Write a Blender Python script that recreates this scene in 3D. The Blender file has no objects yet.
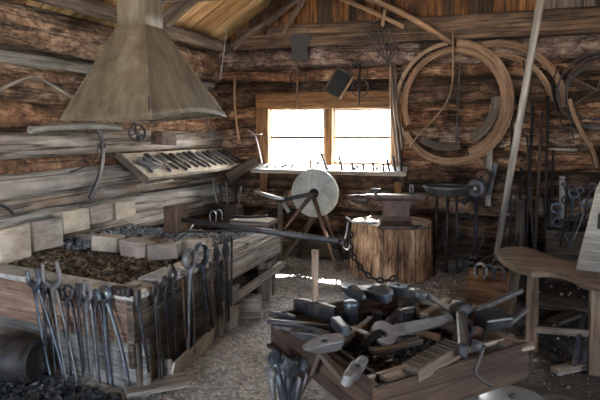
import bpy, bmesh, math, random
from mathutils import Vector, Matrix, noise
random.seed(7)
V = Vector
S = bpy.context.scene
COL = bpy.context.collection
# ---------------------------------------------------------------- camera
CAMZ = 1.55; YAW = math.radians(19.3); PITCH = math.radians(6.56); F = 600.0
cd = bpy.data.cameras.new('camera'); cam = bpy.data.objects.new('camera', cd); COL.objects.link(cam)
cam.location = (0, 0, CAMZ); cam.rotation_euler = (math.pi/2-PITCH, 0, YAW)
cd.sensor_width = 36; cd.lens = 36*F/600; cd.clip_start = .05
cd.dof.use_dof = True; cd.dof.focus_distance = 5.6; cd.dof.aperture_fstop = 9
S.camera = cam
CR = Matrix.Rotation(YAW, 3, 'Z') @ Matrix.Rotation(math.pi/2-PITCH, 3, 'X')
CO = V((0, 0, CAMZ))
def ray(px, py): return CR @ V(((px-300)/F, (200-py)/F, -1))
def on_z(px, py, z): d = ray(px, py); return CO + d*((z-CAMZ)/d.z)
def on_x(px, py, x): d = ray(px, py); return CO + d*(x/d.x)
def on_y(px, py, y): d = ray(px, py); return CO + d*(y/d.y)
def on_plane(px, py, p, n): d = ray(px, py); return CO + d*((p-CO).dot(n)/d.dot(n))
def at(px, py, dep): return CO + ray(px, py)*dep
YB = 7.3; XL = -3.67; XR = 3.3; YF = -2.6; ZE = 2.64; XRG = -.2; SL = .65
# ---------------------------------------------------------------- materials
def newmat(name):
    m = bpy.data.materials.new(name); m.use_nodes = True
    nt = m.node_tree; b = nt.nodes['Principled BSDF']; return m, nt, b
def lnk(nt, a, b): nt.links.new(a, b)
def ramp(nt, fac, stops):
    r = nt.nodes.new('ShaderNodeValToRGB'); e = r.color_ramp.elements
    while len(e) < len(stops): e.new(.5)
    for i, (p, c) in enumerate(stops):
        e[i].position = p; e[i].color = (c[0], c[1], c[2], 1)
    lnk(nt, fac, r.inputs[0]); return r.outputs[0]
def coords(nt, scale, uv=True, rnd=True):
    tc = nt.nodes.new('ShaderNodeTexCoord'); mp = nt.nodes.new('ShaderNodeMapping')
    mp.inputs['Scale'].default_value = scale
    src = tc.outputs['UV' if uv else 'Object']
    if rnd:
        oi = nt.nodes.new('ShaderNodeObjectInfo'); mul = nt.nodes.new('ShaderNodeMath'); mul.operation = 'MULTIPLY'
        mul.inputs[1].default_value = 37.0; lnk(nt, oi.outputs['Random'], mul.inputs[0])
        ad = nt.nodes.new('ShaderNodeVectorMath'); ad.operation = 'ADD'
        lnk(nt, src, ad.inputs[0]); lnk(nt, mul.outputs[0], ad.inputs[1]); src = ad.outputs[0]
    lnk(nt, src, mp.inputs[0]); return mp.outputs[0]
def tex(nt, vec, scale=1, detail=6, rough=.6, dist=0.0):
    n = nt.nodes.new('ShaderNodeTexNoise'); n.inputs['Scale'].default_value = scale
    n.inputs['Detail'].default_value = detail; n.inputs['Roughness'].default_value = rough
    n.inputs['Distortion'].default_value = dist
    lnk(nt, vec, n.inputs['Vector']); return n.outputs[0]
def mixc(nt, mode, fac, a, b):
    m = nt.nodes.new('ShaderNodeMix'); m.data_type = 'RGBA'; m.blend_type = mode
    if isinstance(fac, (int, float)): m.inputs[0].default_value = fac
    else: lnk(nt, fac, m.inputs[0])
    for k, s in ((6, a), (7, b)):
        if isinstance(s, tuple): m.inputs[k].default_value = (*s, 1)
        else: lnk(nt, s, m.inputs[k])
    return m.outputs[2]
def bump(nt, b, h, dist, strength=1.0):
    bp = nt.nodes.new('ShaderNodeBump'); bp.inputs['Distance'].default_value = dist; bp.inputs['Strength'].default_value = strength
    lnk(nt, h, bp.inputs['Height']); lnk(nt, bp.outputs[0], b.inputs['Normal'])
def mathn(nt, op, a, b):
    m = nt.nodes.new('ShaderNodeMath'); m.operation = op
    for k, s in ((0, a), (1, b)):
        if isinstance(s, (int, float)): m.inputs[k].default_value = s
        else: lnk(nt, s, m.inputs[k])
    return m.outputs[0]
MATS = {}
def wood(name, dark, mid, light, us=1.2, vs=14, bd=.004, crack=.5, stain=None, stain_amt=.5, rough=.85, patch=1.2):
    m, nt, b = newmat(name)
    v = coords(nt, (us, vs, vs))
    g = tex(nt, v, 1.6, 8, .65, .6)
    c = ramp(nt, g, [(.3, dark), (.5, mid), (.72, light)])
    v2 = coords(nt, (1, 2.2, 2.2))
    p = tex(nt, v2, patch, 5, .6, .3)
    if stain: c = mixc(nt, 'MIX', ramp(nt, p, [(.42, (0, 0, 0)), (.62, (stain_amt,)*3)]), c, stain)
    p2 = tex(nt, v2, patch*3.1, 5, .6, .3)
    c = mixc(nt, 'MULTIPLY', .6, c, ramp(nt, p2, [(.3, (.45, .42, .4)), (.6, (1, 1, 1)), (.8, (1.2, 1.15, 1.1))]))
    v3 = coords(nt, (us*.35, vs*1.5, vs*1.5))
    k = tex(nt, v3, 1.3, 3, .5, .2)
    kr = ramp(nt, k, [(.47, (1, 1, 1)), (.497, (.12, .1, .09)), (.503, (.12, .1, .09)), (.53, (1, 1, 1))])
    c = mixc(nt, 'MULTIPLY', crack, c, kr)
    lnk(nt, c, b.inputs['Base Color']); b.inputs['Roughness'].default_value = rough
    b.inputs['Specular IOR Level'].default_value = .25
    h = mathn(nt, 'ADD', g, mathn(nt, 'MULTIPLY', kr, crack*.8))
    bump(nt, b, h, bd)
    MATS[name] = m; return m
def rough_log(name, cols, scale=7, bd=.02, vs=2.2):
    """bark-scarred log face: pitted and blotched"""
    m, nt, b = newmat(name)
    v = coords(nt, (1, vs, vs))
    n1 = tex(nt, v, scale, 9, .68, .5)
    n2 = tex(nt, v, scale*.28, 6, .62, .6)
    n3 = tex(nt, coords(nt, (1.1, 16, 16)), 1.5, 7, .62, .5)
    c = ramp(nt, n2, [(.32, cols[0]), (.46, cols[1]), (.58, cols[2]), (.74, cols[3])])
    c = mixc(nt, 'MULTIPLY', .85, c, ramp(nt, n1, [(.33, (.1, .07, .06)), (.45, (.7, .65, .62)), (.6, (1.35, 1.35, 1.35))]))
    c = mixc(nt, 'MULTIPLY', .3, c, ramp(nt, n3, [(.34, (.35, .3, .27)), (.55, (1, 1, 1))]))
    k = tex(nt, coords(nt, (.5, 9, 9)), 1.2, 3, .5, .3)
    kr = ramp(nt, k, [(.475, (1, 1, 1)), (.497, (.08, .06, .05)), (.503, (.08, .06, .05)), (.525, (1, 1, 1))])
    c = mixc(nt, 'MULTIPLY', .7, c, kr)
    lnk(nt, c, b.inputs['Base Color']); b.inputs['Roughness'].default_value = .85; b.inputs['Specular IOR Level'].default_value = .25
    h = mathn(nt, 'ADD', n1, mathn(nt, 'MULTIPLY', n3, .35)); h = mathn(nt, 'ADD', h, mathn(nt, 'MULTIPLY', kr, .5))
    bump(nt, b, h, bd)
    MATS[name] = m; return m
def metal(name, c1, c2, rust=None, rustamt=.4, metallic=.75, r0=.35, r1=.6, sc=14, bd=.0015):
    m, nt, b = newmat(name)
    v = coords(nt, (1, 1, 1), uv=False)
    n = tex(nt, v, sc, 7, .65, .2)
    c = ramp(nt, n, [(.35, c1), (.68, c2)])
    if rust:
        n2 = tex(nt, v, sc*.45, 6, .65, .4)
        f = ramp(nt, n2, [(.45, (0, 0, 0)), (.62, (rustamt,)*3)])
        c = mixc(nt, 'MIX', f, c, rust)
    lnk(nt, c, b.inputs['Base Color'])
    b.inputs['Metallic'].default_value = metallic
    lnk(nt, ramp(nt, n, [(.3, (r0,)*3), (.7, (r1,)*3)]), b.inputs['Roughness'])
    bump(nt, b, n, bd)
    MATS[name] = m; return m
def grit(name, cols, sc=40, bd=.01, rough=.95, big=1.5):
    m, nt, b = newmat(name)
    v = coords(nt, (1, 1, 1), uv=False, rnd=False)
    vo = nt.nodes.new('ShaderNodeTexVoronoi'); vo.inputs['Scale'].default_value = sc; lnk(nt, v, vo.inputs['Vector'])
    n = tex(nt, v, sc*.5, 8, .75)
    n2 = tex(nt, v, big, 6, .6, .4)
    sep = nt.nodes.new('ShaderNodeSeparateColor'); lnk(nt, vo.outputs['Color'], sep.inputs[0])
    k = mathn(nt, 'ADD', mathn(nt, 'MULTIPLY', n, .7), mathn(nt, 'MULTIPLY', sep.outputs[0], .35))
    c = ramp(nt, k, [(.25, cols[0]), (.5, cols[1]), (.68, cols[2]), (.85, cols[3])])
    c = mixc(nt, 'MULTIPLY', .7, c, ramp(nt, n2, [(.33, (.4, .4, .4)), (.6, (1.05, 1.05, 1.05))]))
    lnk(nt, c, b.inputs['Base Color']); b.inputs['Roughness'].default_value = rough; b.inputs['Specular IOR Level'].default_value = .2
    bump(nt, b, mathn(nt, 'ADD', n, mathn(nt, 'MULTIPLY', vo.outputs['Distance'], -.8)), bd)
    MATS[name] = m; return m
# logs
rough_log('log_brown', [(.06, .036, .022), (.17, .10, .06), (.33, .22, .145), (.52, .41, .32)], 13, .03, 1.5)
rough_log('log_rust', [(.04, .022, .013), (.16, .082, .043), (.30, .165, .09), (.47, .32, .21)], 13, .028, 1.6)
rough_log('log_dark', [(.025, .015, .01), (.07, .04, .024), (.14, .08, .048), (.27, .18, .115)], 10, .025, 1.7)
rough_log('log_bark', [(.05, .03, .02), (.15, .10, .075), (.28, .20, .155), (.44, .36, .30)], 15, .03, 1.3)
wood('log_grey', (.10, .08, .065), (.27, .235, .20), (.48, .44, .40), .8, 6, .012, .85, (.26, .15, .08), .6)
wood('log_pale', (.16, .145, .13), (.37, .345, .32), (.60, .575, .54), .7, 5.5, .012, .85, (.27, .2, .14), .45)
wood('pole_grey', (.08, .075, .065), (.2, .19, .17), (.34, .32, .29), 1, 12, .005, .6)
wood('chink', (.03, .02, .015), (.07, .05, .035), (.12, .09, .07), 1.5, 10, .01, .4)
wood('roof_board', (.25, .13, .05), (.43, .25, .105), (.60, .39, .19), .9, 9, .003, .5, (.2, .09, .04), .5)
wood('roof_board_pale', (.38, .22, .10), (.60, .39, .19), (.76, .54, .30), .9, 9, .003, .5, (.24, .12, .05), .4)
wood('rafter', (.05, .035, .027), (.12, .085, .062), (.21, .16, .12), 1, 12, .005, .6)
wood('gable', (.05, .022, .01), (.18, .078, .025), (.42, .19, .06), .7, 7, .006, .7, (.028, .02, .016), .9, patch=1.6)
wood('gable_dark', (.02, .013, .009), (.06, .036, .022), (.13, .08, .05), .7, 7, .006, .7)
wood('gable_grey', (.07, .055, .04), (.17, .14, .11), (.3, .26, .21), .7, 8, .006, .7)
wood('tie_beam', (.045, .028, .018), (.14, .086, .054), (.30, .2, .125), .8, 10, .006, .7, (.03, .022, .017), .75, patch=1.6)
wood('window_wood', (.10, .045, .018), (.24, .115, .045), (.38, .20, .09), 1.2, 14, .003, .5, (.08, .05, .03), .5)
wood('sash_wood', (.16, .12, .09), (.33, .26, .19), (.5, .42, .33), 1.2, 14, .002, .4)
wood('weathered', (.13, .11, .09), (.30, .265, .225), (.48, .44, .39), 1.3, 16, .005, .75, (.16, .085, .045), .4)
wood('weathered_dark', (.045, .034, .026), (.12, .094, .07), (.24, .195, .155), 1.3, 16, .005, .7, (.05, .03, .02), .5)
wood('brown_board', (.11, .065, .045), (.25, .155, .11), (.40, .28, .21), 1.1, 10, .003, .6, (.12, .1, .09), .55)
wood('bin_wood', (.022, .014, .01), (.065, .038, .025), (.13, .082, .056), 1.5, 16, .003, .6, (.03, .02, .016), .6)
wood('handle', (.14, .085, .05), (.27, .17, .10), (.40, .28, .18), 2, 26, .001, .3, rough=.6)
wood('handle_dark', (.035, .025, .02), (.085, .062, .047), (.16, .12, .092), 2, 26, .001, .3, rough=.6)
wood('rim_wood', (.10, .055, .03), (.23, .135, .078), (.40, .26, .16), 1.6, 24, .002, .6, rough=.8)
wood('pole_light', (.15, .135, .11), (.27, .245, .21), (.40, .37, .325), 1, 20, .002, .3)
wood('bench_wood', (.09, .062, .043), (.21, .155, .11), (.35, .27, .20), 1.2, 14, .003, .5, (.1, .06, .04), .4)
wood('orange_wood', (.12, .06, .028), (.32, .175, .085), (.50, .31, .17), 1.4, 12, .003, .5, (.08, .045, .03), .6)
rough_log('stump_side', [(.12, .06, .03), (.31, .175, .095), (.46, .29, .17), (.62, .45, .30)], 5, .02, 3)
wood('stump_top', (.34, .3, .25), (.56, .51, .44), (.74, .70, .63), 3, 3, .006, .6)
wood('block_pale', (.34, .28, .21), (.50, .43, .34), (.62, .56, .46), 3, 4, .003, .15, (.3, .24, .18), .5)
wood('block_grey', (.17, .145, .125), (.30, .265, .23), (.44, .40, .355), 3, 7, .003, .3, (.3, .2, .15), .4)
wood('block_pink', (.28, .2, .165), (.43, .34, .29), (.56, .48, .42), 3, 4, .003, .15, (.22, .18, .15), .4)
wood('spool', (.04, .025, .02), (.1, .06, .045), (.17, .11, .08), 2, 14, .002, .4)
metal('iron', (.025, .025, .028), (.085, .085, .09), (.09, .045, .025), .35, .7, .38, .62)
metal('iron_dark', (.014, .014, .016), (.045, .045, .05), (.05, .025, .015), .4, .5, .45, .75)
metal('iron_blue', (.045, .055, .07), (.13, .155, .185), (.07, .05, .04), .3, .7, .35, .6)
metal('iron_grey', (.075, .075, .08), (.2, .2, .205), (.12, .08, .055), .4, .6, .4, .65)
metal('iron_rust', (.05, .03, .022), (.14, .085, .06), (.20, .09, .045), .6, .35, .55, .8)
metal('anvil_iron', (.03, .02, .017), (.09, .06, .048), (.14, .07, .045), .4, .65, .35, .6, 18, .002)
metal('steel', (.3, .3, .31), (.5, .5, .52), (.2, .15, .12), .3, .8, .25, .5)
metal('galvanised', (.22, .24, .25), (.38, .40, .42), None, 0, .7, .35, .55, 6, .0008)
metal('leather', (.018, .015, .014), (.05, .042, .04), None, 0, 0, .6, .9, 10, .003)
def sheet_metal():
    m, nt, b = newmat('hood_sheet')
    v = coords(nt, (6, 6, .9), uv=False, rnd=False)
    n = tex(nt, v, 1.6, 8, .65, .4)
    v2 = coords(nt, (1, 1, 1), uv=False, rnd=False); n2 = tex(nt, v2, 2.6, 6, .6, .5)
    c = ramp(nt, n, [(.3, (.06, .045, .028)), (.5, (.125, .10, .066)), (.7, (.20, .168, .118))])
    c = mixc(nt, 'MULTIPLY', .6, c, ramp(nt, n2, [(.35, (.55, .5, .45)), (.62, (1.1, 1.1, 1.08))]))
    c = mixc(nt, 'MIX', ramp(nt, n2, [(.6, (0, 0, 0)), (.72, (.35,)*3)]), c, (.13, .08, .05))
    lnk(nt, c, b.inputs['Base Color']); b.inputs['Metallic'].default_value = .1; b.inputs['Roughness'].default_value = .6
    bump(nt, b, n2, .01); MATS['hood_sheet'] = m
sheet_metal()
grit('gravel', [(.19, .178, .163), (.40, .38, .352), (.60, .575, .545), (.78, .75, .72)], 45, .012)
grit('stone', [(.3, .29, .27), (.42, .41, .39), (.5, .49, .46), (.6, .58, .55)], 60, .003, big=3)
grit('grindstone', [(.30, .30, .27), (.37, .37, .335), (.42, .42, .38), (.47, .47, .43)], 70, .0015, .8, big=5)
grit('pebble', [(.17, .16, .148), (.34, .325, .31), (.52, .5, .48), (.7, .68, .65)], 12, .003)
grit('coal', [(.012, .012, .013), (.035, .036, .038), (.08, .083, .087), (.2, .21, .22)], 30, .006, .5)
grit('cinder', [(.035, .024, .016), (.11, .078, .05), (.24, .185, .13), (.55, .5, .42)], 30, .006, .8)
grit('ash', [(.07, .073, .077), (.2, .21, .22), (.33, .34, .35), (.5, .51, .52)], 40, .006, .9)
grit('snow_ground', [(.55, .55, .56), (.62, .62, .62), (.68, .68, .68), (.75, .75, .75)], 3, .01)
def simple(name, c, rough=.5, metallic=0, bsc=30, bd=.001):
    m, nt, b = newmat(name); n = tex(nt, coords(nt, (1, 1, 1), uv=False), bsc, 5)
    lnk(nt, ramp(nt, n, [(.3, tuple(x*.8 for x in c)), (.7, c)]), b.inputs['Base Color'])
    b.inputs['Roughness'].default_value = rough; b.inputs['Metallic'].default_value = metallic
    bump(nt, b, n, bd); MATS[name] = m
simple('white_board', (.62, .62, .60), .5)
simple('cloth_blue', (.12, .2, .27), .9)
simple('soot', (.012, .012, .012), .95)
m, nt, b = newmat('glass')
tb_ = nt.nodes.new('ShaderNodeBsdfTransparent'); gl = nt.nodes.new('ShaderNodeBsdfGlossy'); gl.inputs['Roughness'].default_value = .02
n = tex(nt, coords(nt, (1, 1, 1), uv=False), 3, 3); lnk(nt, ramp(nt, n, [(.3, (.82, .84, .85)), (.7, (.95, .96, .96))]), tb_.inputs[0])
mx = nt.nodes.new('ShaderNodeMixShader'); mx.inputs[0].default_value = .06; lnk(nt, tb_.outputs[0], mx.inputs[1]); lnk(nt, gl.outputs[0], mx.inputs[2])
lnk(nt, mx.outputs[0], nt.nodes['Material Output'].inputs['Surface'])
MATS['glass'] = m
# ---------------------------------------------------------------- mesh builder
def frame(p0, p1, up=V((0, 0, 1))):
    x = (p1-p0); L = x.length; x = x/L
    if abs(x.dot(up)) > .98: up = V((1, 0, 0)) if abs(x.x) < .9 else V((0, 1, 0))
    y = up.cross(x).normalized(); z = x.cross(y)
    M = Matrix((x, y, z)).transposed().to_4x4(); M.translation = (p0+p1)/2
    return M, L
def mat_axes(o, x, y, z):
    M = Matrix((V(x), V(y), V(z))).transposed().to_4x4(); M.translation = V(o); return M
def T(x, y=None, z=None): return Matrix.Translation(V(x) if y is None else V((x, y, z)))
def R(ax, deg): return Matrix.Rotation(math.radians(deg), 4, ax)
class MB:
    def __init__(s): s.v = []; s.f = []; s.uv = []; s.sm = []
    def face(s, idx, uvs, smooth): s.f.append(idx); s.uv.append(uvs); s.sm.append(smooth)
    def box(s, size, M=Matrix(), jit=0, taper=None):
        sx, sy, sz = size; base = len(s.v); o = (random.random()*9, random.random()*9)
        loc = []
        for i in range(8):
            x = (i & 1)*2-1; y = (i >> 1 & 1)*2-1; z = (i >> 2 & 1)*2-1
            p = V((x*sx/2, y*sy/2, z*sz/2))
            if taper and x > 0: p.y *= taper; p.z *= taper
            if jit: p += V([random.uniform(-jit, jit) for _ in range(3)])
            loc.append(p); s.v.append(M @ p)
        La = max(range(3), key=lambda k: size[k])
        for q, ax in (((0, 2, 3, 1), 2), ((4, 5, 7, 6), 2), ((0, 1, 5, 4), 1), ((2, 6, 7, 3), 1), ((0, 4, 6, 2), 0), ((1, 3, 7, 5), 0)):
            oth = [k for k in range(3) if k != ax]
            if La in oth: u = La; w = [k for k in oth if k != La][0]
            else: u, w = oth
            k2 = ax*.7
            s.face([base+i for i in q], [(loc[i][u]+o[0], loc[i][w]+o[1]+k2) for i in q], False)
        return s
    def bar(s, p0, p1, w, h, up=V((0, 0, 1)), jit=0, taper=None):
        M, L = frame(V(p0), V(p1), V(up)); return s.box((L, w, h), M, jit, taper)
    def tube(s, pts, r, n=8, sq=None, smooth=True, rough=0, seed=0, cap=True, up=None, spin=0):
        """sweep; r number or list; sq=(a,b) multiplies the two axes of the section"""
        pts = [V(p) for p in pts]; k = len(pts); rs = r if isinstance(r, (list, tuple)) else [r]*k
        a, b = sq or (1, 1)
        tang = [((pts[min(i+1, k-1)]-pts[max(i-1, 0)]).normalized()) for i in range(k)]
        nrm = V(up) if up else V((0, 0, 1))
        if abs(nrm.dot(tang[0])) > .95: nrm = V((1, 0, 0)) if abs(tang[0].x) < .8 else V((0, 1, 0))
        base = len(s.v); o = (random.random()*9, random.random()*9); dist = 0
        closed = (pts[0]-pts[-1]).length < 1e-5 and k > 3
        rows = []
        for i in range(k):
            nrm = (nrm - tang[i]*nrm.dot(tang[i])).normalized(); bi = tang[i].cross(nrm)
            if i: dist += (pts[i]-pts[i-1]).length
            for j in range(n):
                t = 2*math.pi*(j+.5)/n+spin; rr = rs[i]
                if n == 4: rr *= 1.414
                if rough:
                    q = V((dist*1.2+seed*3.1, math.cos(t)*.9+seed, math.sin(t)*.9))
                    rr *= 1+rough*noise.noise(q*1.7)+rough*.45*noise.noise(q*5.3)+rough*.25*noise.noise(V((q.x*9, q.y*5, q.z*5)))
                s.v.append(pts[i]+nrm*(math.cos(t)*rr*a)+bi*(math.sin(t)*rr*b))
            rows.append(dist)
        rm = sum(rs)/k
        for i in range(k-1):
            for j in range(n):
                j2 = (j+1) % n; q = [base+i*n+j, base+(i+1)*n+j, base+(i+1)*n+j2, base+i*n+j2]
                q = q[::-1]
                vv0 = j/n*6.28*rm+o[1]; vv1 = (j+1)/n*6.28*rm+o[1]
                uv = [(rows[i]+o[0], vv0), (rows[i+1]+o[0], vv0), (rows[i+1]+o[0], vv1), (rows[i]+o[0], vv1)][::-1]
                s.face(q, uv, smooth and n > 4)
        if cap:
            for i, rev in ((0, False), (k-1, True)):
                q = [base+i*n+j for j in range(n)]
                if rev: q = q[::-1]
                s.face(q, [((s.v[x]-pts[i]).dot(V((1, 0, .3)))+o[0], (s.v[x]-pts[i]).dot(V((0, 1, .9)))+o[1]) for x in q], False)
        return s
    def log(s, p0, p1, r0, r1=None, seed=0, rough=.14, n=18, step=.09, bow=.015):
        p0 = V(p0); p1 = V(p1); r1 = r1 or r0; L = (p1-p0).length; k = max(4, int(L/step))
        pts = []; rs = []
        for i in range(k+1):
            t = i/k; w = V((noise.noise(V((t*3, seed, 0))), noise.noise(V((t*3, seed, 9))), noise.noise(V((t*3, seed, 5)))))*bow*2
            pts.append(p0.lerp(p1, t)+w); rs.append(r0+(r1-r0)*t)
        return s.tube(pts, rs, n, rough=rough, seed=seed)
    def prism(s, pts, t, M=Matrix(), t2=None):
        """outline in XY, thickness t along Z"""
        base = len(s.v); n = len(pts); o = (random.random()*9, random.random()*9)
        for z in (-t/2, t/2):
            for p in pts: s.v.append(M @ V((p[0], p[1], z)))
        ar = sum(pts[i][0]*pts[(i+1) % n][1]-pts[(i+1) % n][0]*pts[i][1] for i in range(n))
        idx = list(range(n)) if ar > 0 else list(range(n))[::-1]
        s.face([base+i for i in idx[::-1]], [(pts[i][0]+o[0], pts[i][1]+o[1]) for i in idx[::-1]], False)
        s.face([base+n+i for i in idx], [(pts[i][0]+o[0], pts[i][1]+o[1]) for i in idx], False)
        d = 0
        for a in range(n):
            i, j = idx[a], idx[(a+1) % n]; l = math.dist(pts[i], pts[j])
            s.face([base+i, base+j, base+n+j, base+n+i], [(d, 0), (d+l, 0), (d+l, t), (d, t)], False); d += l
        return s
    def lathe(s, prof, M=Matrix(), n=24, smooth=True, wob=0, seed=0):
        base = len(s.v); k = len(prof); o = (random.random()*9, random.random()*9)
        for (r, z) in prof:
            for j in range(n):
                t = 2*math.pi*j/n; rr = r
                if wob: rr *= 1+wob*noise.noise(V((math.cos(t)*1.6, math.sin(t)*1.6, z*1.5+seed)))+wob*.4*noise.noise(V((math.cos(t)*6, math.sin(t)*6, z*3+seed)))
                s.v.append(M @ V((math.cos(t)*rr, math.sin(t)*rr, z)))
        d = 0
        for i in range(k-1):
            l = math.dist(prof[i], prof[i+1]); rm = max(prof[i][0], prof[i+1][0])
            for j in range(n):
                j2 = (j+1) % n
                s.face([base+i*n+j, base+i*n+j2, base+(i+1)*n+j2, base+(i+1)*n+j],
                       [(d+o[0], j/n*6.28*rm+o[1]), (d+o[0], (j+1)/n*6.28*rm+o[1]), (d+l+o[0], (j+1)/n*6.28*rm+o[1]), (d+l+o[0], j/n*6.28*rm+o[1])], smooth)
            d += l
        for i, rev in ((0, True), (k-1, False)):
            if prof[i][0] > 1e-4:
                q = list(range(n)); q = q[::-1] if rev else q
                s.face([base+i*n+j for j in q], [(math.cos(6.283*j/n)*prof[i][0]+o[0], math.sin(6.283*j/n)*prof[i][0]+o[1]) for j in q], False)
        return s
    def ring(s, R_, w, t, M=Matrix(), a0=0, a1=360, n=48, chamfer=0):
        """rectangular-section arc: mean radius R_, radial width w, thickness t, in XY"""
        full = abs(a1-a0) >= 359.9; pts = []
        for i in range(n+1):
            a = math.radians(a0+(a1-a0)*i/n); pts.append((math.cos(a), math.sin(a)))
        base = len(s.v); o = (random.random()*9, random.random()*9)
        for (c, q) in pts:
            for (rr, z) in ((R_-w/2, -t/2), (R_+w/2, -t/2), (R_+w/2, t/2), (R_-w/2, t/2)): s.v.append(M @ V((c*rr, q*rr, z)))
        for i in range(n):
            u0 = math.radians(abs(a1-a0))*R_*i/n+o[0]; u1 = math.radians(abs(a1-a0))*R_*(i+1)/n+o[0]; vv = o[1]
            for k, l in enumerate((w, t, w, t)):
                k2 = (k+1) % 4
                q = [base+i*4+k, base+i*4+k2, base+(i+1)*4+k2, base+(i+1)*4+k]
                uv = [(u0, vv), (u0, vv+l), (u1, vv+l), (u1, vv)]
                if a1 > a0: q = q[::-1]; uv = uv[::-1]
                s.face(q[::-1], uv[::-1], False); vv += l
        if not full:
            for i, rev in ((0, False), (n, True)):
                q = [base+i*4+k for k in range(4)]; q = q[::-1] if rev else q
                s.face(q, [(0, 0), (w, 0), (w, t), (0, t)], False)
        return s
    def lump(s, c, size, seed, M=None, jag=.35):
        base = len(s.v); c = V(c)
        rot = Matrix.Rotation(seed*2.4, 3, 'Z') @ Matrix.Rotation(seed*1.3, 3, 'X')
        for i, p in enumerate(ICO):
            q = rot @ V((p[0]*size[0], p[1]*size[1], p[2]*size[2])); q *= 1+jag*math.sin(seed*12.9+i*78.2)
            s.v.append(c+q)
        for t in ICOF: s.face([base+i for i in t], [(0, 0), (.01, 0), (0, .01)], False)
        return s
    def build(s, name, mat, parent=None, bevel=0, shift=None, seg=2, sharp=50):
        me = bpy.data.meshes.new(name)
        if parent is not None:
            off = wloc(parent)
        else:
            xs = [v[:] for v in s.v]; off = V((sum(p[0] for p in xs)/len(xs), sum(p[1] for p in xs)/len(xs), min(p[2] for p in xs)))
            if shift is not None: off = V(shift)
        me.from_pydata([(v-off)[:] for v in s.v], [], s.f)
        uvl = me.uv_layers.new(name='UVMap'); k = 0; data = []
        for u in s.uv:
            for a in u: data += [a[0], a[1]]
        uvl.data.foreach_set('uv', data); me.polygons.foreach_set('use_smooth', s.sm)
        me.materials.append(MATS[mat] if isinstance(mat, str) else mat); me.update()
        if len(s.f) < 20000:
            bm = bmesh.new(); bm.from_mesh(me); bmesh.ops.recalc_face_normals(bm, faces=bm.faces); bm.to_mesh(me); bm.free()
        o = bpy.data.objects.new(name, me); COL.objects.link(o)
        if parent is not None: o.parent = parent
        else: o.location = off
        if bevel:
            b = o.modifiers.new('bevel', 'BEVEL'); b.width = bevel; b.segments = seg; b.limit_method = 'ANGLE'; b.angle_limit = math.radians(sharp)
            b.harden_normals = False
        return o
_t = (1+5**.5)/2
ICO = [V(p).normalized() for p in [(-1, _t, 0), (1, _t, 0), (-1, -_t, 0), (1, -_t, 0), (0, -1, _t), (0, 1, _t), (0, -1, -_t), (0, 1, -_t), (_t, 0, -1), (_t, 0, 1), (-_t, 0, -1), (-_t, 0, 1)]]
ICOF = [(0, 11, 5), (0, 5, 1), (0, 1, 7), (0, 7, 10), (0, 10, 11), (1, 5, 9), (5, 11, 4), (11, 10, 2), (10, 7, 6), (7, 1, 8), (3, 9, 4), (3, 4, 2), (3, 2, 6), (3, 6, 8), (3, 8, 9), (4, 9, 5), (2, 4, 11), (6, 2, 10), (8, 6, 7), (9, 8, 1)]
def wloc(o):
    p = V((0, 0, 0))
    while o is not None: p += o.location; o = o.parent
    return p
def tag(o, label, cat, group=None, kind=None):
    if label: o['label'] = label
    if cat: o['category'] = cat
    if group: o['group'] = group
    if kind: o['kind'] = kind
    return o
def thing(name, label, cat, loc=(0, 0, 0), group=None):
    o = bpy.data.objects.new(name, None); COL.objects.link(o); o.location = loc; o.empty_display_size = .05
    return tag(o, label, cat, group)
def struct(name, mb, mat, parent=None, **k):
    o = mb.build(name, mat, parent, **k)
    if parent is None: o['kind'] = 'structure'
    return o
def copy_thing(root, loc, rot, label, group=None):
    r = root.copy(); COL.objects.link(r); r.location = loc; r.rotation_euler = rot; r['label'] = label
    if group: r['group'] = group
    for ch in list(root.children):
        c = ch.copy(); COL.objects.link(c); c.parent = r
        for g in list(ch.children):
            d = g.copy(); COL.objects.link(d); d.parent = c
    return r
def arcpts(c, r, a0, a1, n, ux, uy):
    return [V(c)+V(ux)*(r*math.cos(math.radians(a0+(a1-a0)*i/n)))+V(uy)*(r*math.sin(math.radians(a0+(a1-a0)*i/n))) for i in range(n+1)]
def spline(pts, n=24):
    pts = [V(p) for p in pts]; P = [pts[0]*2-pts[1]]+pts+[pts[-1]*2-pts[-2]]; out = []
    k = len(pts)-1
    for i in range(n+1):
        t = i/n*k; s_ = min(int(t), k-1); t -= s_
        a, b, c, d = P[s_:s_+4]
        out.append(.5*((2*b)+(c-a)*t+(2*a-5*b+4*c-d)*t*t+(3*b-a-3*c+d)*t**3))
    return out
RW0, RW1 = -.6, 1.8; FD0, FD1 = -3.0, -.8
SKY = 15.0; SUN = 55.0; EXPO = 2.22
# ================================================================ the setting
def fnoise(x, y):
    return .02*noise.noise(V((x*1.3, y*1.3, 0)))+.012*noise.noise(V((x*4, y*4, 3)))+.006*noise.noise(V((x*14, y*14, 5)))
mb = MB(); NX, NY = 150, 210; X0, X1, Y0, Y1 = XL-.2, XR+.2, YF-.2, YB+.2
for j in range(NY+1):
    for i in range(NX+1):
        x = X0+(X1-X0)*i/NX; y = Y0+(Y1-Y0)*j/NY; mb.v.append(V((x, y, fnoise(x, y)-.005)))
for j in range(NY):
    for i in range(NX):
        a = j*(NX+1)+i; mb.face([a, a+1, a+NX+2, a+NX+1], [(0, 0)]*4, True)
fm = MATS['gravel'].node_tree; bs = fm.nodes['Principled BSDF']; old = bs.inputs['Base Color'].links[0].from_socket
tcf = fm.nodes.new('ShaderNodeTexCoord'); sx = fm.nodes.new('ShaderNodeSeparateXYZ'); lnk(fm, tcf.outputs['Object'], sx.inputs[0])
nz = tex(fm, tcf.outputs['Object'], 1.3, 6, .6)
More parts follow.
